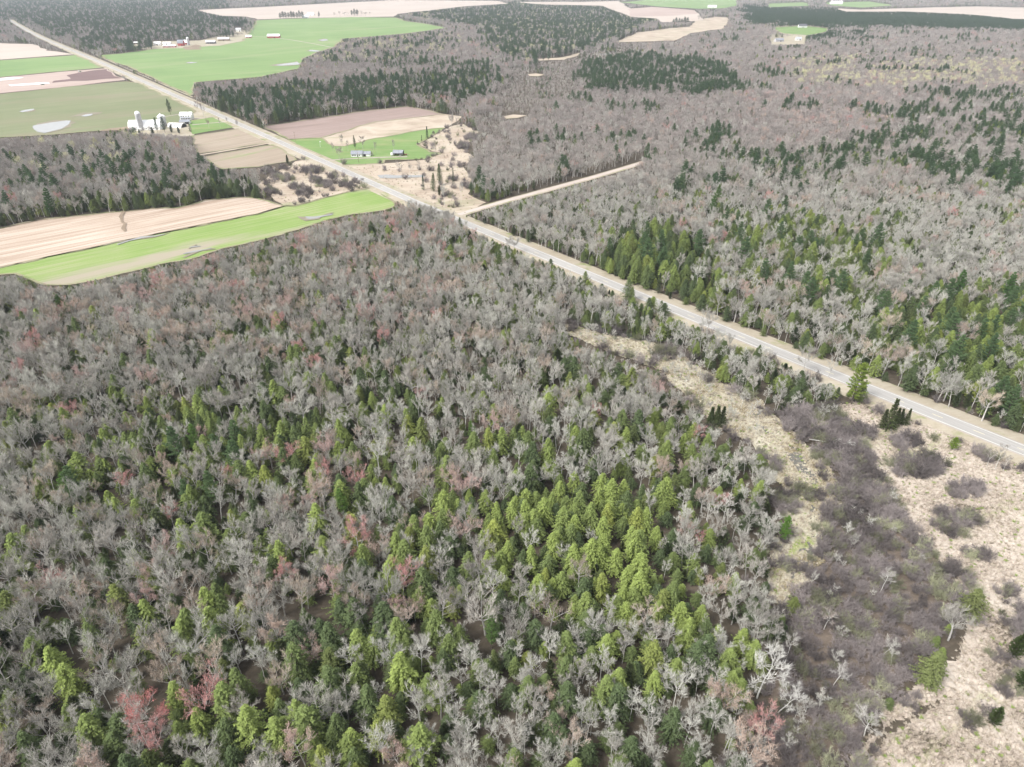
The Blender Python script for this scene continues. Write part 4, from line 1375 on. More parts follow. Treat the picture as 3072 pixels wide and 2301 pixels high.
# young conifers under the hardwoods
cell = 5.2
xs, ys = np.meshgrid(np.arange(-420, 420, cell), np.arange(45, 560, cell))
P = np.c_[xs.ravel(), ys.ravel()] + rng.uniform(-.5, .5, (xs.size, 2)) * cell
P = P[rng.random(len(P)) < .8]
n = len(P)
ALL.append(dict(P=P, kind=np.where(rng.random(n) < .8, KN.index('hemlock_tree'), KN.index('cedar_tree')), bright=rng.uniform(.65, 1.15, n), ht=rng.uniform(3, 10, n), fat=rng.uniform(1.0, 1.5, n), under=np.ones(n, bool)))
q_ = np.array([[U(x, y).x, U(x, y).y] for x, y in zip(rng.uniform(1600, 2000, 4000), rng.uniform(900, 1640, 4000)) if pip(np.array([[x, y]]), THICKET)[0]])[:34]
q2 = np.array([[U(x, y).x, U(x, y).y] for x, y in zip(rng.uniform(1215, 1640, 900), rng.uniform(690, 960, 900)) if pip(np.array([[x, y]]), MARSH_A)[0]])[:60]
q_ = np.concatenate([q_, q2])
STEMS = q_[rng.random(len(q_)) < 1]
# slender saplings and pole trees between the larger crowns, thickest where the wood is young and pale
PALE = [ZONES[i][0] for i in (19, 20, 21, 23, 24, 27)]
cell = 5.0
P = []
for y in np.arange(45, 900, cell):
    hw_ = (y * CP + H * SP) * .75 * 1.10 + 25
    xs = np.arange(-hw_, hw_, cell)
    P.append(np.c_[xs, np.full(len(xs), y)])
P = np.concatenate(P)
P += rng.uniform(-.5, .5, P.shape) * cell
vc = proj(np.c_[P, np.full(len(P), 8.0)])
pale = np.zeros(len(P), bool)
for q in PALE:
    pale |= pip(vc, q)
kp = rng.random(len(P)) < np.where(pale, .62, .10)
kp &= ~pip(vc, HEM_CLUMP)
for q in ZONES:
    if q[0][0] in ((1310, 520), (1900, 650)):
        kp &= ~pip(vc, q[0])
P, pale = P[kp], pale[kp]
n = len(P)
ALL.append(dict(P=P, kind=np.where(rng.random(n) < .75, KN.index('birch_tree'), KN.index('maple_tree')), bright=np.ones(n), ht=rng.uniform(7, 13, n), fat=rng.uniform(.8, 1.2, n), under=np.zeros(n, bool)))
TR = {k: np.concatenate([a[k] for a in ALL]) for k in ALL[0]}

# keep open land, roads and yards in sight: no tree stands on them or towers in front of them
n = len(TR['P'])
pp = TR['P']
d_road = np.full(n, 1e9)
for pth, w in ((road_path, 9.5), (side_path, 7.5)):
    for i in range(0, len(pth) - 3, 3):
        a, b = pth[i], pth[min(i + 3, len(pth) - 1)]
        near = (np.abs(pp - (a + b) / 2).max(1) < 40)
        if near.any():
            q = pp[near]
            t = np.clip(((q - a) @ (b - a)) / max(1e-6, (b - a) @ (b - a)), 0, 1)
            dd = np.linalg.norm(q - a - t[:, None] * (b - a), axis=1) - w
            d_road[near] = np.minimum(d_road[near], dd)
ok = d_road > 0
base_v = proj(np.c_[pp, np.zeros(n)])
for poly in CLEAR:
    ok &= ~pip(base_v, poly)
slim = (rng.random(n) < .16)
alive = np.zeros(n, bool)
scale_ok = np.zeros(n)
for s in (1.0, .78, .58, .4, .28):
    todo = np.where(ok & ~alive)[0]
    if len(todo) == 0:
        break
    good = np.ones(len(todo), bool)
    for fz in (.25, .5, .75, .93):
        vv = proj(np.c_[pp[todo], TR['ht'][todo] * s * fz])
        for poly in CLEAR:
            good &= ~pip(vv, poly)
        good &= ~(pip(vv, ROAD_R) & ~slim[todo])
    idx = todo[good]
    alive[idx] = True
    scale_ok[idx] = s
TR['ht'] = TR['ht'] * np.where(alive, scale_ok, 1)
alive &= ~((scale_ok < .5) & (rng.random(n) < .5))
TR = {k: v[alive] for k, v in TR.items()}
n = len(TR['P'])
k_ = len(STEMS)
add = dict(P=STEMS, kind=np.where(rng.random(k_) < .85, KN.index('birch_tree'), KN.index('maple_tree')), bright=np.ones(k_), ht=rng.uniform(3.5, 8.5, k_), fat=rng.uniform(.9, 1.3, k_), under=np.zeros(k_, bool))
TR = {k: np.concatenate([v, add[k]]) for k, v in TR.items()}
n = len(TR['P'])
print('trees', n, {k: int((TR['kind'] == i).sum()) for i, k in enumerate(KN)})

# ------------------------------------------------------------------ planting
GROUPS = dict(maple_tree='leafless grey hardwoods of the forest', red_maple_tree='red budding maples of the forest', birch_tree='pale slender birches of the forest', aspen_tree='yellow budding aspens',
              hemlock_tree='hemlocks of the forest', pine_tree='white pines', spruce_tree='spruces', cedar_tree='cedars', alder_shrub='dark shrubs of the thicket')
CATS = dict(maple_tree='maple tree', red_maple_tree='red maple', birch_tree='birch tree', aspen_tree='aspen tree', hemlock_tree='hemlock tree', pine_tree='pine tree', spruce_tree='spruce tree', cedar_tree='cedar tree', alder_shrub='shrub')
COUNT = {k: 0 for k in CATS}


def plant(kind, pos, ht, fat, rot, tint, form, label, tilt=(0, 0)):
    fm = KINDS[kind][form % len(KINDS[kind])]
    s = ht / fm['h']
    COUNT[kind] += 1
    if fm['trunk'] is None:
        o = bpy.data.objects.new(kind, fm['crown'])
        o['tint'] = [float(q) for q in tint]
        C.objects.link(o)
    else:
        o = bpy.data.objects.new(kind, None)
        o.empty_display_size = .5
        C.objects.link(o)
        for nm in ('trunk', 'crown'):
            c = bpy.data.objects.new(nm, fm[nm])
            c['tint'] = [float(q) for q in tint]
            c.parent = o
            C.objects.link(c)
    o.location = (pos[0], pos[1], pos[2] if len(pos) > 2 else 0.0)
    o.rotation_euler = (tilt[0], tilt[1], rot)
    o.scale = (s * fat, s * fat, s)
    tag(o, label, CATS[kind], GROUPS[kind])
    return o


G1, G2, G3 = (.25, .23, .21), (.30, .27, .24), (.40, .39, .36)
SPECIAL = [
    ('pine_tree', (1838, 874), 20.5, 1.05, (.20, .26, .06), 'tall bright pine standing alone between the marsh and paved road'),
    ('maple_tree', (1788, 818), 12, .8, G3, 'pale bare tree in front of the road just left of tall pine'),
    ('spruce_tree', (1903, 926), 9, 1.4, (.075, .09, .04), 'leftmost dark spruce of the roadside spruce cluster'),
    ('spruce_tree', (1917, 930), 14.5, 1.25, (.075, .095, .04), 'tallest dark spruce of the roadside spruce cluster'),
    ('spruce_tree', (1930, 926), 9.5, 1.3, (.075, .09, .04), 'spruce just right of the tallest one in roadside cluster'),
    ('spruce_tree', (1943, 918), 7.5, 1.4, (.07, .09, .04), 'fourth spruce from the left in the roadside cluster'),
    ('spruce_tree', (1955, 918), 8.0, 1.2, (.07, .09, .04), 'rightmost spruce of the roadside spruce cluster'),
    ('pine_tree', (2056, 972), 6.0, 1.5, (.19, .27, .05), 'round bushy little pine beside the road at the right'),
    ('birch_tree', (2130, 1010), 9, .9, G2, 'thin bare tree on the verge right of the round pine'),
    ('birch_tree', (2148, 1015), 12, .8, G2, 'taller thin bare tree in front of the road near right edge'),
    ('birch_tree', (2165, 1020), 9, 1.0, G2, 'thin bare tree nearest the right edge beside the road'),
    ('hemlock_tree', (1998, 1481), 13, 1.1, (.17, .20, .08), 'broad olive green cedar standing alone by the pale corner marsh'),
    ('hemlock_tree', (2092, 1332), 10.5, 1.2, (.16, .185, .075), 'olive evergreen at the right side of the thicket'),
    ('cedar_tree', (2142, 1566), 7, 1.2, (.09, .12, .05), 'low dark evergreen in the corner marsh near right edge'),
    ('cedar_tree', (2185, 1420), 9, 1.2, (.08, .11, .04), 'dark evergreen at the right edge above the corner marsh'),
    ('cedar_tree', (2205, 1490), 10, 1.2, (.075, .11, .04), 'lower dark evergreen cut by the right edge'),
    ('pine_tree', (1688, 1170), 11, .9, (.13, .24, .05), 'bright green pine at the edge of the sedge marsh'),
    ('spruce_tree', (1533, 918), 8.5, 1.6, (.06, .08, .035), 'left dark spruce of three at the marsh edge'),
    ('spruce_tree', (1546, 922), 9.5, 1.6, (.065, .085, .035), 'middle dark spruce of three at the marsh edge'),
    ('spruce_tree', (1558, 918), 8.5, 1.5, (.06, .08, .035), 'right dark spruce of three at the marsh edge'),
    ('hemlock_tree', (1077, 602), 17, .7, (.09, .125, .04), 'dark tall conifer standing before the road bend'),
    ('spruce_tree', (923, 299), 12.5, 1.1, (.045, .085, .045), 'lone dark spruce at the corner of the lawn'),
    ('spruce_tree', (911, 306), 6.5, .9, (.045, .07, .035), 'small dark spruce next to the lone lawn spruce'),
    ('spruce_tree', (902, 311), 3.5, 1.2, (.045, .07, .035), 'tiny dark spruce at the lawn edge'),
    ('spruce_tree', (944, 290), 3.0, 1.2, (.045, .07, .035), 'tiny dark spruce right of the lone lawn spruce'),
    ('spruce_tree', (958, 283), 2.6, 1.3, (.05, .07, .035), 'rightmost tiny spruce along the straw slope'),
    ('maple_tree', (720, 329), 10, .8, G2, 'thin bare lawn tree left of the ranch house'),
    ('maple_tree', (734, 347), 14, .7, G2, 'bare tree beside the driveway left of the ranch house'),
    ('maple_tree', (741, 329), 18, .5, G1, 'tall narrow bare tree behind the ranch house'),
    ('maple_tree', (752, 328), 12, .7, G2, 'bare tree directly behind the left end of ranch house'),
    ('pine_tree', (768, 323), 14, .6, (.09, .12, .07), 'open crowned pine behind the ranch house'),
    ('maple_tree', (785, 325), 15, .95, (.24, .20, .18), 'broad bare tree behind the ranch house garage'),
    ('maple_tree', (813, 332), 12, .6, G1, 'dark bare tree between ranch house and open shed'),
    ('maple_tree', (805, 345), 11, .5, G1, 'narrow bare tree on the driveway right of the ranch house'),
    ('maple_tree', (850, 328), 12, .6, (.26, .25, .25), 'dense grey bare tree behind the small trailer'),
    ('maple_tree', (940, 340), 14, .7, G1, 'bare tree at the lower right corner of the lawn'),
    ('spruce_tree', (915, 411), 12, .9, (.045, .09, .05), 'single pointed blue green spruce in the straw meadow'),
    ('hemlock_tree', (936, 414), 15, .65, (.075, .11, .04), 'left conifer of the dark group in straw meadow'),
    ('hemlock_tree', (951, 400), 18, .65, (.07, .105, .04), 'tallest conifer of the dark group in straw meadow'),
    ('cedar_tree', (949, 424), 9, .8, (.09, .10, .04), 'olive cedar in front of the dark conifer group'),
    ('spruce_tree', (979, 399), 14, .7, (.05, .075, .04), 'slim dark spruce right of the dark conifer group'),
    ('spruce_tree', (1029, 402), 11, .9, (.06, .10, .05), 'green spruce at the forest edge above the side road'),
    ('birch_tree', (961, 445), 18, .7, G3, 'white stemmed birch by the road junction'),
    ('birch_tree', (996, 438), 17, .6, G3, 'second white stemmed birch by the road junction'),
    ('birch_tree', (860, 377), 13, .8, G2, 'leftmost thin tree in the flooded straw meadow'),
    ('birch_tree', (868, 381), 12, .8, G2, 'second thin tree from left in flooded straw meadow'),
    ('birch_tree', (886, 376), 13, .8, G2, 'third thin tree from left in flooded straw meadow'),
    ('birch_tree', (905, 378), 13, .8, G2, 'fourth thin tree from left in flooded straw meadow'),
    ('maple_tree', (975, 276), 17, .7, G1, 'left of three bare trees at the end of meadow'),
    ('maple_tree', (988, 276), 16, .6, G1, 'middle of three bare trees at the end of meadow'),
    ('red_maple_tree', (1005, 277), 17, .6, (.30, .17, .15), 'reddish bare tree at the end of the pale meadow'),
    ('pine_tree', (369, 248), 19, .75, (.06, .10, .05), 'dark pine standing left of the white farmhouse'),
    ('pine_tree', (340, 286), 16, .8, (.06, .11, .06), 'left of two dark pines in front of the small silos'),
    ('pine_tree', (357, 287), 17, .8, (.06, .10, .055), 'right of two dark pines in front of the small silos'),
    ('spruce_tree', (412, 285), 11, 1.1, (.05, .075, .05), 'dark spruce in front of the farmhouse garage'),
    ('maple_tree', (428, 246), 17, .8, (.27, .22, .21), 'large bare tree beside the farmhouse'),
    ('maple_tree', (441, 254), 18, .8, (.27, .23, .22), 'bare tree between the farmhouse and the road'),
    ('maple_tree', (452, 278), 14, .5, (.30, .23, .20), 'leftmost slim tree on the farm lawn'),
    ('maple_tree', (476, 277), 12, .4, G1, 'second slim tree along the farm lawn'),
    ('maple_tree', (493, 275), 12, .4, G1, 'third slim tree along the farm lawn'),
    ('maple_tree', (514, 279), 12, .4, G1, 'slim tree at the roadside corner of farm lawn'),
    ('birch_tree', (222, 358), 16, .8, G3, 'leftmost white stemmed aspen of the row above field track'),
    ('birch_tree', (252, 347), 17, .8, G3, 'second white stemmed aspen of the row above field track'),
    ('birch_tree', (281, 345), 17, .8, G3, 'third white stemmed aspen of the row above field track'),
    ('birch_tree', (308, 349), 18, .9, G3, 'forked white aspen in the middle of the row'),
    ('birch_tree', (330, 341), 18, .8, G3, 'fifth white stemmed aspen of the row above field track'),
    ('birch_tree', (355, 340), 18, .8, G3, 'sixth white stemmed aspen of the row above field track'),
    ('birch_tree', (374, 339), 18, .8, G3, 'seventh white stemmed aspen of the row above field track'),
    ('aspen_tree', (391, 339), 18, .7, (.42, .43, .26), 'yellowish budding aspen at the right end of row'),
    ('birch_tree', (408, 335), 15, .7, G3, 'last pale aspen of the row beside the furrowed field'),
    ('maple_tree', (786, 407), 9, .95, (.20, .185, .175), 'dense round bare tree at the roadside beside green strip'),
    ('cedar_tree', (622, 355), 9, .9, (.06, .085, .04), 'dark cedar below the furrowed field beside the road'),
    ('birch_tree', (1635, 1508), 19, 1.35, (.50, .49, .46), 'big white dead looking tree at the left edge of thicket'),
    ('birch_tree', (1675, 1545), 14, 1.3, (.50, .49, .46), 'white leaning tree right of the big white one'),
    ('birch_tree', (1866, 1590), 12, 1.3, (.40, .38, .35), 'spreading pale tree at the marsh side of thicket'),
    ('birch_tree', (1780, 1360), 9, 1.2, (.32, .27, .24), 'multi stemmed brownish tree in the middle of thicket'),
    ('birch_tree', (1900, 1280), 10, 1.3, (.36, .34, .32), 'pale tree rising from the upper right of thicket'),
    ('birch_tree', (1800, 1480), 9, 1.2, (.36, .34, .32), 'small pale tree low in the thicket'),
    ('birch_tree', (1700, 1420), 9, 1.2, (.38, .36, .33), 'pale tree in the left part of the thicket'),
    ('birch_tree', (1560, 1130), 12, 1.2, (.52, .50, .46), 'bright white bare tree right of the hemlock clump'),
    ('red_maple_tree', (350, 1580), 17, 1.1, (.46, .20, .185), 'bright red budding tree nearest the bottom left'),
    ('pine_tree', (745, 1120), 13, .8, (.16, .26, .07), 'bright green pine left of the hemlock clump'),
    ('pine_tree', (430, 985), 14, .9, (.15, .25, .07), 'bright pine among hemlocks in the left of forest'),
    ('pine_tree', (160, 1090), 14, 1.0, (.13, .23, .06), 'broad green pine near the left edge of forest'),
    ('pine_tree', (1062, 1400), 13, .75, (.14, .22, .075), 'rounded deep green pine below the hemlock clump'),
    ('pine_tree', (1020, 965), 12, .6, (.15, .25, .07), 'slim light green pine above the hemlock clump'),
    ('pine_tree', (1836, 855), 0, 1, G1, ''),
    ('pine_tree', (1545, 455), 20, .8, (.12, .20, .06), 'tall light pine above the roadside hemlocks'),
    ('pine_tree', (1535, 475), 18, .8, (.10, .18, .06), 'lower pine of the pair above the roadside hemlocks'),
    ('pine_tree', (2062, 645), 17, .95, (.10, .19, .06), 'green pine standing above hardwoods in the right'),
    ('pine_tree', (2168, 660), 19, .95, (.10, .18, .065), 'green pine near the right edge above hardwoods'),
    ('pine_tree', (195, 400), 18, 1.0, (.07, .14, .05), 'dark layered pine above the cedars at left'),
    ('pine_tree', (115, 470), 22, .9, (.07, .13, .05), 'tall bare stemmed pine at the edge of stubble field'),
    ('pine_tree', (270, 385), 13, 1.0, (.08, .14, .05), 'broad pine beside the small green clearing at left'),
    ('pine_tree', (140, 690), 14, .9, (.11, .20, .06), 'layered green pine near the left end of green strip'),
]
def grove(kind, spots, ht, fat, tint, phrase):
    for r, (x, y) in enumerate(sorted(spots)):
        SPECIAL.append((kind, (x, y), ht * (.85 + .3 * ((r * 37) % 10) / 10), fat, tint, '%s %s, %s from left' % (kind.replace('_', ' '), phrase, ORD[r])))


ORD = ['first', 'second', 'third', 'fourth', 'fifth', 'sixth', 'seventh', 'eighth', 'ninth', 'tenth', 'eleventh', 'twelfth', 'thirteenth', 'fourteenth', 'fifteenth', 'sixteenth', 'seventeenth', 'eighteenth', 'nineteenth', 'twentieth']
DK, GB = (.075, .115, .07), (.36, .325, .30)
grove('pine_tree', [(606, 40.5), (612, 40), (618, 40.3), (624, 39.8), (630, 40.2), (636, 39.8), (642, 40), (648, 39.6), (654, 40)], 24, 1.55, DK, 'in the far round grove by the white house')
grove('pine_tree', [(690, 37), (689, 38)], 20, .8, DK, 'beside the far pale shed')
grove('maple_tree', [(735, 34.5), (744, 34), (752, 34.2), (780, 34), (790, 35), (800, 34.6), (722, 35.2)], 17, 1.5, GB, 'in the far thin grove of tan field')
grove('pine_tree', [(760, 33.5), (766, 33.8), (772, 33.6)], 24, 1.55, DK, 'in the far thin grove of tan field')
grove('pine_tree', [(1454, 54.5), (1460, 54.2), (1466, 54), (1472, 53.5), (1478, 53), (1484, 52.8)], 22, 1.55, DK, 'in the small dark clump beside river marsh')
grove('maple_tree', [(1508, 45), (1514, 44), (1521, 43), (1528, 41), (1535, 39), (1543, 37), (1517, 46), (1548, 34)], 20, 1.5, GB, 'in the grey grove at the head of river marsh')
grove('pine_tree', [(474, 62), (482, 60), (490, 61), (498, 60), (506, 61), (514, 60.5), (522, 61)], 22, 1.55, DK, 'in the dark grove behind the far farm')
grove('maple_tree', [(318, 93), (331, 92), (352, 91.5), (374, 91), (384, 92), (418, 90), (432, 89.5), (446, 88.5), (470, 83), (500, 78), (526, 75), (549, 74)], 17, 1.0, GB, 'among the far red barns')
grove('pine_tree', [(303, 91), (311, 92), (325, 91)], 22, .9, DK, 'behind the houses of the far farm')
grove('maple_tree', [(296, 290), (310, 292), (326, 291), (366, 284), (376, 284), (394, 284)], 10, .9, (.33, .295, .275), 'in front of the dairy farm')
grove('cedar_tree', [(303, 294), (332, 293), (371, 287), (388, 289)], 9, 1.1, (.075, .10, .06), 'in front of the dairy farm')
special_xy = []
for i, (k, v, ht, fat, tn, lb) in enumerate(SPECIAL):
    if not ht:
        continue
    p = U(*v)
    special_xy.append((p.x, p.y))
    plant(k, p, ht, fat, rng.random() * 6.28, tn, i, lb, tilt=(rng.normal() * .03, rng.normal() * .03))
special_xy = np.array(special_xy)
# room around the hand placed ones
far_enough = np.ones(n, bool)
for s in special_xy:
    far_enough &= np.linalg.norm(TR['P'] - s, axis=1) > 4.0
TR = {k: v[far_enough] for k, v in TR.items()}
n = len(TR['P'])



def place(x, y):
    """Where in the picture, told by landmarks."""
    if pip(np.array([[x, y]]), HEM_CLUMP)[0]:
        col = 'left' if x < 1150 else ('centre' if x < 1300 else 'right')
        row = 'upper' if y < 1090 else ('middle' if y < 1200 else 'lower')
        return 'in the %s %s of the hemlock clump' % (row, col)
    yr = float(np.interp(x, rv[:, 0], rv[:, 1]))
    col = next(c for lim, c in ((1150, 'near the junction'), (1350, 'past the bend'), (1550, 'at mid road'), (1750, 'at centre right'), (1980, 'towards the right'), (9999, 'by the right edge')) if x < lim)
    if y < yr and x > 900:
        if y < 110:
            return 'in the far top woods ' + col
        row = next(c for lim, c in ((60, 'right behind the road'), (130, 'just behind the road'), (210, 'well behind the road'), (320, 'on the rise beyond the road'), (9999, 'far beyond the road')) if yr - y < lim)
        return row + ' ' + col
    if x < 900 and y < 470:
        if y < 110:
            return 'in the far upper left woods ' + ('at left' if x < 180 else ('at centre' if x < 360 else 'at right'))
        if x > 410 and y < 275:
            return 'in the wood behind the ploughed field ' + ('by the road' if x < 520 else ('at left' if x < 640 else ('at centre' if x < 760 else 'at right')))
        if y < 360:
            return 'in the wood below the dairy farm ' + ('at left' if x < 130 else ('at centre' if x < 270 else 'at right'))
        return 'in the wood behind the stubble field ' + ('at left' if x < 130 else ('at centre' if x < 290 else ('at right' if x < 450 else 'near the road')))
    if x > 1200 and y - yr < 110 and y < 900:
        return 'between road and sedge marsh ' + ('by the bend' if x < 1420 else ('midway' if x < 1600 else 'near tall pine'))
    if x > 1600:
        return ('at the left rim of the thicket' if x < 1750 else 'within the thicket') if y > 1150 else 'beside the sedge marsh'
    if y < 640:
        return "at the green strip's edge " + ('near the road' if x > 750 else ('right of middle' if x > 550 else ('midway' if x > 350 else 'at left')))
    cols = [(130, 'far left'), (280, 'left'), (440, 'mid left'), (600, 'centre left'), (770, 'left centre'), (930, 'centre'), (1090, 'right centre'), (1250, 'centre right'), (1420, 'mid right'), (1700, 'marsh side')]
    col = next(c for lim, c in cols if x < lim)
    rows = [(720, 'farthest'), (800, 'upper'), (880, 'upper middle'), (960, 'middle'), (1040, 'lower middle'), (1130, 'near middle'), (1230, 'lower'), (1340, 'near'), (1450, 'nearer'), (1550, 'nearest'), (9999, 'bottommost')]
    row = next(c for lim, c in rows if y < lim)
    return 'in the %s forest at %s' % (row, col)


def look(kind, tint, ht):
    size = 'tall' if ht > 15.5 else ('mid-sized' if ht > 10.5 else ('small' if ht > 6 else 'very small'))
    lum = sum(tint) / 3
    if kind == 'maple_tree':
        tone = 'silver-grey' if lum > .245 else ('brown-grey' if lum > .2 else 'dark-grey')
        return '%s %s leafless tree' % (size, tone)
    if kind == 'red_maple_tree':
        return '%s %s budding maple' % (size, 'bright-red' if tint[0] > 2.4 * tint[1] else ('dusky-red' if tint[0] > 1.8 * tint[1] else 'orange-brown'))
    if kind == 'birch_tree':
        return '%s %s bare birch' % (size, 'whitish' if lum > .33 else 'pale-grey')
    if kind == 'aspen_tree':
        return '%s yellow budding aspen' % size
    if kind == 'hemlock_tree':
        return '%s %s hemlock' % (size, 'yellow-green' if lum > .155 else ('mid-green' if lum > .11 else 'dark-green'))
    if kind == 'alder_shrub':
        return '%s leafless shrub' % ('brownish' if lum > .14 else 'dark-grey')
    return '%s %s %s' % (size, 'light-green' if lum > .13 else 'dark-green', kind.split('_')[0])


def number_labels(rows):
    """rows: list of (base label, v x, v y). Adds a place in the row where several share a description."""
    by = {}
    for i, (lb, x, y) in enumerate(rows):
        by.setdefault(lb, []).append((x, y, i))
    out = [''] * len(rows)

    def line(lb, m, end):
        m.sort()
        for r, (x, y, i) in enumerate(m):
            if len(m) == 1:
                q = lb + (', alone' if end else '') + end
            elif r == len(m) - 1:
                q = lb + ', rightmost' + end
            elif r == 0:
                q = lb + ', leftmost' + end
            else:
                q = lb + ', ' + ORD[min(r, 19)] + ' from left' + end
            if len(q.split()) > 16:
                q = q.replace(' the ', ' ').replace(' yellow budding', ' yellow').replace(' budding maple', ' maple').replace(' in the ', ' in ').replace('mid-sized ', '')
            if len(q.split()) > 16:
                q = q.replace(' from left', '')
            out[i] = q
    for lb, m in by.items():
        if len(m) <= 6:
            line(lb, m, '')
        else:
            m.sort(key=lambda q: -q[1])
            k = -(-len(m) // 8)
            for r in range(k):
                part = m[r * len(m) // k:(r + 1) * len(m) // k]
                line(lb, part, ' in front row' if r == 0 else (' in back row' if r == k - 1 else ' in %s row' % ORD[min(r, 19)]))
    return out


STUFF_LABEL = dict(maple_tree='massed leafless grey hardwood forest stretching to the far edge', red_maple_tree='scattered reddish budding maples through the farther forest', birch_tree='massed pale slender birches through the farther forest',
                   aspen_tree='far yellow green budding aspens on the right hand woods', hemlock_tree='massed green hemlocks through the farther forest', pine_tree='massed dark pines of plantations and far woods',
                   spruce_tree='massed dark spruces of the far woods', cedar_tree='massed dark cedars of the left wood and undergrowth', alder_shrub='massed dark leafless shrubs of the thicket')


def node_scatter(name, kind, pos, rotz, scl, tint, form, label, cat, z=None):
    me = bpy.data.meshes.new(name)
    k = len(pos)
    me.vertices.add(k)
    co = np.zeros((k, 3), np.float32)
    co[:, :2] = pos[:, :2]
    if z is not None:
        co[:, 2] = z
    me.vertices.foreach_set('co', co.ravel())
    a = me.attributes.new('rot', 'FLOAT_VECTOR', 'POINT')
    r3 = np.zeros((k, 3), np.float32)
    r3[:, 2] = rotz
    r3[:, :2] = rng.normal(size=(k, 2)) * .03
    a.data.foreach_set('vector', r3.ravel())
    a = me.attributes.new('scl', 'FLOAT_VECTOR', 'POINT')
    a.data.foreach_set('vector', np.asarray(scl, np.float32).ravel())
    a = me.attributes.new('tint', 'FLOAT_VECTOR', 'POINT')
    a.data.foreach_set('vector', np.asarray(tint, np.float32).ravel())
    a = me.attributes.new('form', 'INT', 'POINT')
    a.data.foreach_set('value', np.asarray(form, np.int32))
    me.update()
    ng = bpy.data.node_groups.new(name + '_scatter', 'GeometryNodeTree')
    ng.interface.new_socket('Geometry', in_out='INPUT', socket_type='NodeSocketGeometry')
    ng.interface.new_socket('Geometry', in_out='OUTPUT', socket_type='NodeSocketGeometry')
    N, L = ng.nodes, ng.links
    gi, go = N.new('NodeGroupInput'), N.new('NodeGroupOutput')
    ip = N.new('GeometryNodeInstanceOnPoints')
    ci = N.new('GeometryNodeCollectionInfo')
    ci.inputs['Collection'].default_value = PROTO[kind]
    ci.inputs['Separate Children'].default_value = True
    ci.inputs['Reset Children'].default_value = True

    def attr(nm, t):
        q = N.new('GeometryNodeInputNamedAttribute')
        q.data_type = t
        q.inputs['Name'].default_value = nm
        return q.outputs['Attribute']
    L.new(gi.outputs[0], ip.inputs['Points'])
    L.new(ci.outputs[0], ip.inputs['Instance'])
    ip.inputs['Pick Instance'].default_value = True
    L.new(attr('form', 'INT'), ip.inputs['Instance Index'])
    er = N.new('FunctionNodeEulerToRotation')
    L.new(attr('rot', 'FLOAT_VECTOR'), er.inputs[0])
    L.new(er.outputs[0], ip.inputs['Rotation'])
    L.new(attr('scl', 'FLOAT_VECTOR'), ip.inputs['Scale'])
    L.new(ip.outputs[0], go.inputs[0])
    o = link(name, me)
    md = o.modifiers.new('scatter', 'NODES')
    md.node_group = ng
    return tag(o, label, cat, kind='stuff')


for ki, kind in enumerate(KN):
    sel = np.where(TR['kind'] == ki)[0]
    if len(sel) == 0:
        continue
    P, ht, fat = TR['P'][sel], TR['ht'][sel], TR['fat'][sel]
    tn = tints(kind, len(sel), TR['bright'][sel], np.clip((P[:, 1] - 380) / 350, 0, 1))
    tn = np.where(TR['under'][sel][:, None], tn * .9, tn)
    nf = len(KINDS[kind])
    form = rng.integers(0, nf, len(sel))
    rot = rng.random(len(sel)) * 6.28
    vtop = proj(np.c_[P, ht * .7])
    depth = P[:, 1] * CP + (H - ht * .6) * SP
    inframe = (vtop[:, 0] > 8) & (vtop[:, 0] < 2204) & (vtop[:, 1] > 5) & (vtop[:, 1] < 1650)
    score = np.where(inframe, ht * fat / depth, -1)
    score = np.where(TR['under'][sel], score * .35, score)
    room = 298 - COUNT[kind]
    if kind in ('aspen_tree', 'spruce_tree', 'cedar_tree', 'pine_tree'):
        room = min(room, 298)
    order = np.argsort(-score)[:room]
    order = order[score[order] > 0]
    rows = [('%s %s' % (look(kind, tn[i], ht[i]), place(*vtop[i])), vtop[i, 0], vtop[i, 1]) for i in order]
    labels = number_labels(rows)
    for i, lb in zip(order, labels):
        plant(kind, P[i], ht[i], fat[i], rot[i], tn[i], int(form[i]), lb)
    rest = np.setdiff1d(np.arange(len(sel)), order)
    if len(rest):
        hn = np.array([f['h'] for f in KINDS[kind]])[form[rest]]
        s = ht[rest] / hn
        node_scatter(kind.replace('_tree', '') + '_forest', kind, P[rest], rot[rest], np.c_[s * fat[rest], s * fat[rest], s], tn[rest], form[rest], STUFF_LABEL[kind], CATS[kind].split()[0] + ' forest')

# ------------------------------------------------------------------ dark shrub thickets and marsh grass
def fill(poly_world, cell, keep=1.0):
    P = np.array(poly_world)
    x0, y0 = P.min(0)
    x1, y1 = P.max(0)
    xs, ys = np.meshgrid(np.arange(x0, x1, cell), np.arange(y0, y1, cell))
    q = np.c_[xs.ravel(), ys.ravel()] + rng.uniform(-.5, .5, (xs.size, 2)) * cell
    q = q[rng.random(len(q)) < keep]
    return q[pip(q, P)]


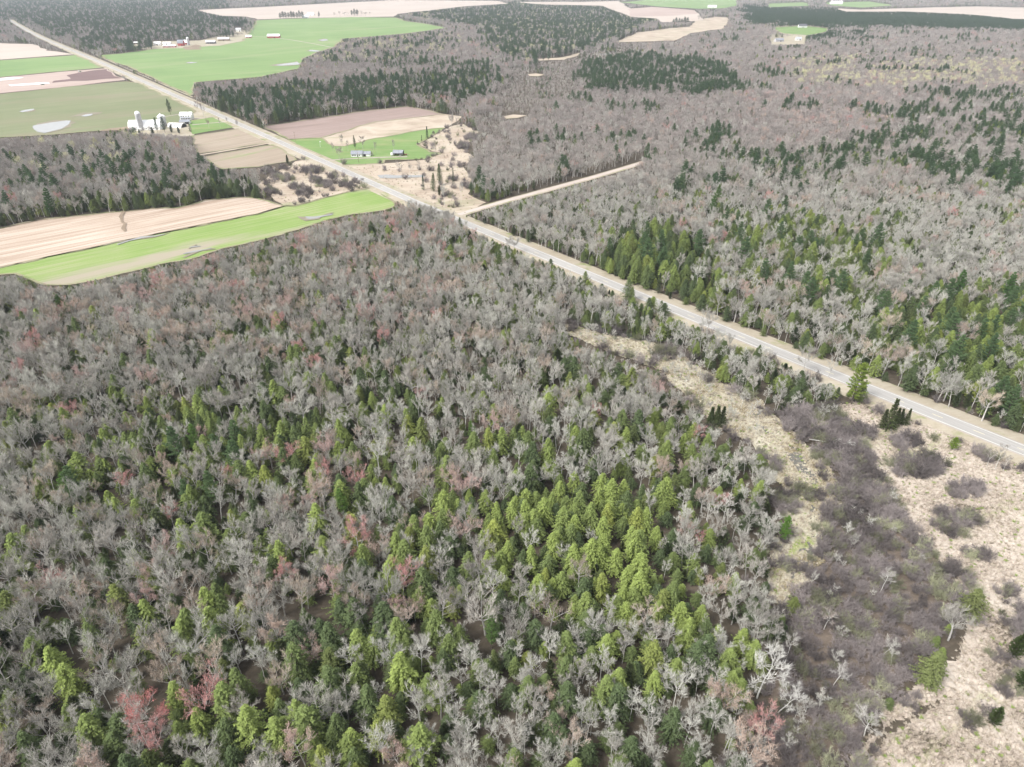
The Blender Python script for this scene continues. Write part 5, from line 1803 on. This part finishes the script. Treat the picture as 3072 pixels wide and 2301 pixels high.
S = [fill([(U(x, y).x, U(x, y).y) for x, y in THICKET], 2.3, .8)]
S[0] = S[0][[mnoise.noise(Vector((a_ * .09, b_ * .09, 4.2))) > -.55 for a_, b_ in S[0]]]
for (x, y, rx, ry) in SHRUB_BLOBS:
    pl = [(x + rx * math.cos(t) * rng.uniform(.8, 1.1), y + ry * math.sin(t) * rng.uniform(.8, 1.1)) for t in np.linspace(0, 6.28, 14)[:-1]]
    S.append(fill([(U(*q).x, U(*q).y) for q in pl], 2.3 if y > 600 else 3.2, .85))
for fi, kp in ((5, .05), (6, .10)):
    S.append(fill([(U(*q).x, U(*q).y) for q in FIELDS[fi][1]], 3.5, kp))
    ring = refine(FIELDS[fi][1], 3, 4.0, .5)
    S.append(np.array([p_ for p_ in ring if rng.random() < .16]) + rng.normal(size=(1, 2)))
S = np.concatenate(S)
for pl, dn in ((THICKET, .9), (MARSH_A, .5), (MARSH_B, .25), (MARSH_C, .12)):
    ring = np.array(refine(pl, 5, 2.0, .6))
    ring = ring[rng.random(len(ring)) < dn]
    S = np.concatenate([S, ring + rng.normal(size=ring.shape) * 2.2])
Nr = np.stack([-PT[:, 1], PT[:, 0]], 1)
for sd_ in (-1, 1):
    kk = (rng.random(len(road_path)) < .75) & (road_path[:, 1] < 520)
    S = np.concatenate([S, road_path[kk] + Nr[kk] * sd_ * rng.uniform(10, 21, (kk.sum(), 1)) + rng.normal(size=(kk.sum(), 2)) * 1.5])
dr = np.min(np.linalg.norm(S[:, None, :] - np.concatenate([road_path[::2], side_path])[None], axis=2), axis=1)
S = S[dr > 10]
ns = len(S)
tn = tints('alder_shrub', ns, np.ones(ns))
ht = rng.uniform(1.7, 4.8, ns)
tn = tn * np.array([.85 + .9 * (mnoise.noise(Vector((a_ * .12, b_ * .12, 2.2))) + .1) for a_, b_ in S])[:, None].clip(.6, 1.5)
form = rng.integers(0, 5, ns)
rot = rng.random(ns) * 6.28
fat = rng.uniform(.85, 1.15, ns)
vt = proj(np.c_[S, ht * .6])
inf = (vt[:, 0] > 5) & (vt[:, 0] < 2207) & (vt[:, 1] < 1650)
sc_ = np.where(inf, ht / (S[:, 1] * CP + H * SP), -1)
order = np.argsort(-sc_)[:298]


def shrub_place(x, y):
    if y < 480:
        return 'in the wet meadow ' + ('left of the road' if x < 800 else 'below the lawn')
    if y < 800:
        return 'at the upper sedge marsh'
    col = next(c for lim, c in ((1700, 'left rim'), (1740, 'left side'), (1780, 'left middle'), (1820, 'middle'), (1860, 'right middle'), (1920, 'right side'), (2000, 'right rim'), (9999, 'far right')) if x < lim)
    row = next(c for lim, c in ((1000, 'roadside thicket'), (1120, 'upper thicket'), (1220, 'narrow thicket'), (1320, 'widest thicket'), (1420, 'middle thicket'), (1520, 'lower thicket'), (9999, 'lowest thicket')) if y < lim)
    return 'in the %s of %s' % (col, row)


rows = [('%s %s' % (look('alder_shrub', tn[i], ht[i]), shrub_place(*vt[i])), vt[i, 0], vt[i, 1]) for i in order]
for i, lb in zip(order, number_labels(rows)):
    plant('alder_shrub', S[i], ht[i], fat[i], rot[i], tn[i], int(form[i]), lb)
rest = np.setdiff1d(np.arange(ns), order)
s = ht[rest] / 3.0
node_scatter('shrub_thicket', 'alder_shrub', S[rest], rot[rest], np.c_[s * fat[rest], s * fat[rest], s], tn[rest], form[rest], STUFF_LABEL['alder_shrub'], 'thicket')

Gp = []
for poly, cell in ((MARSH_A, 1.15), (MARSH_B, 1.3), (MARSH_C, 1.1)):
    Gp.append(fill([(U(*q).x, U(*q).y) for q in poly], cell, .8))
Gp.append(fill([(U(*q).x, U(*q).y) for q in FIELDS[5][1]], 4.0, .6))
Gp.append(fill([(U(*q).x, U(*q).y) for q in FIELDS[6][1]], 4.0, .6))
Gp = np.concatenate(Gp)
ngp = len(Gp)
u = rng.random(ngp)[:, None]
gt = np.array((.56, .50, .42)) * (1 - u) + np.array((.33, .28, .22)) * u
gt = np.where(rng.random(ngp)[:, None] > .86, np.array((.24, .30, .10)), gt)
gs = rng.uniform(.6, 1.5, ngp)
node_scatter('dead_grass', 'tussock', Gp, rng.random(ngp) * 6.28, np.c_[gs * 1.2, gs * 1.2, gs * .8], gt, rng.integers(0, 4, ngp), 'dry straw coloured grass tussocks covering the marshes', 'grass', z=np.array([.28 + .55 * max(-.4, marsh_h(a, b)) if b < 330 else .3 for a, b in Gp]))

# fallen pale tree lying in the marsh
T, K = bare_tree(77, 15, 6, .45, 5, 4, 4, 3, .5, tr=.012, leader=True, crooked=.25)
e = empty('fallen_tree', U(1748, 952) + Vector((0, 0, .7)))
e.rotation_euler = (math.radians(84), 0, math.radians(62))
T.build('trunk', 'bark_pale', e)
c = K.build('branches', ['bark_pale', 'bark_pale'], e)
tag(e, 'fallen bleached tree lying across the upper end of thicket', 'fallen tree')

# ------------------------------------------------------------------ hazy spring air
m, N, L = new_mat('air')
pv = N.new('ShaderNodeVolumePrincipled')
pv.inputs['Color'].default_value = (.82, .89, .98, 1)
pv.inputs['Density'].default_value = 0.000075
pv.inputs['Anisotropy'].default_value = 0.2
o = N.new('ShaderNodeOutputMaterial')
L.new(pv.outputs[0], o.inputs['Volume'])
mb = MB()
mb.box(-12500, 12500, -2000, 14500, -1.5, H + 4)
tag(mb.build('haze', 'air'), 'thin pale haze over the whole landscape', 'haze', kind='stuff')
print('individuals', COUNT, 'shrubs', ns, 'grass', ngp)
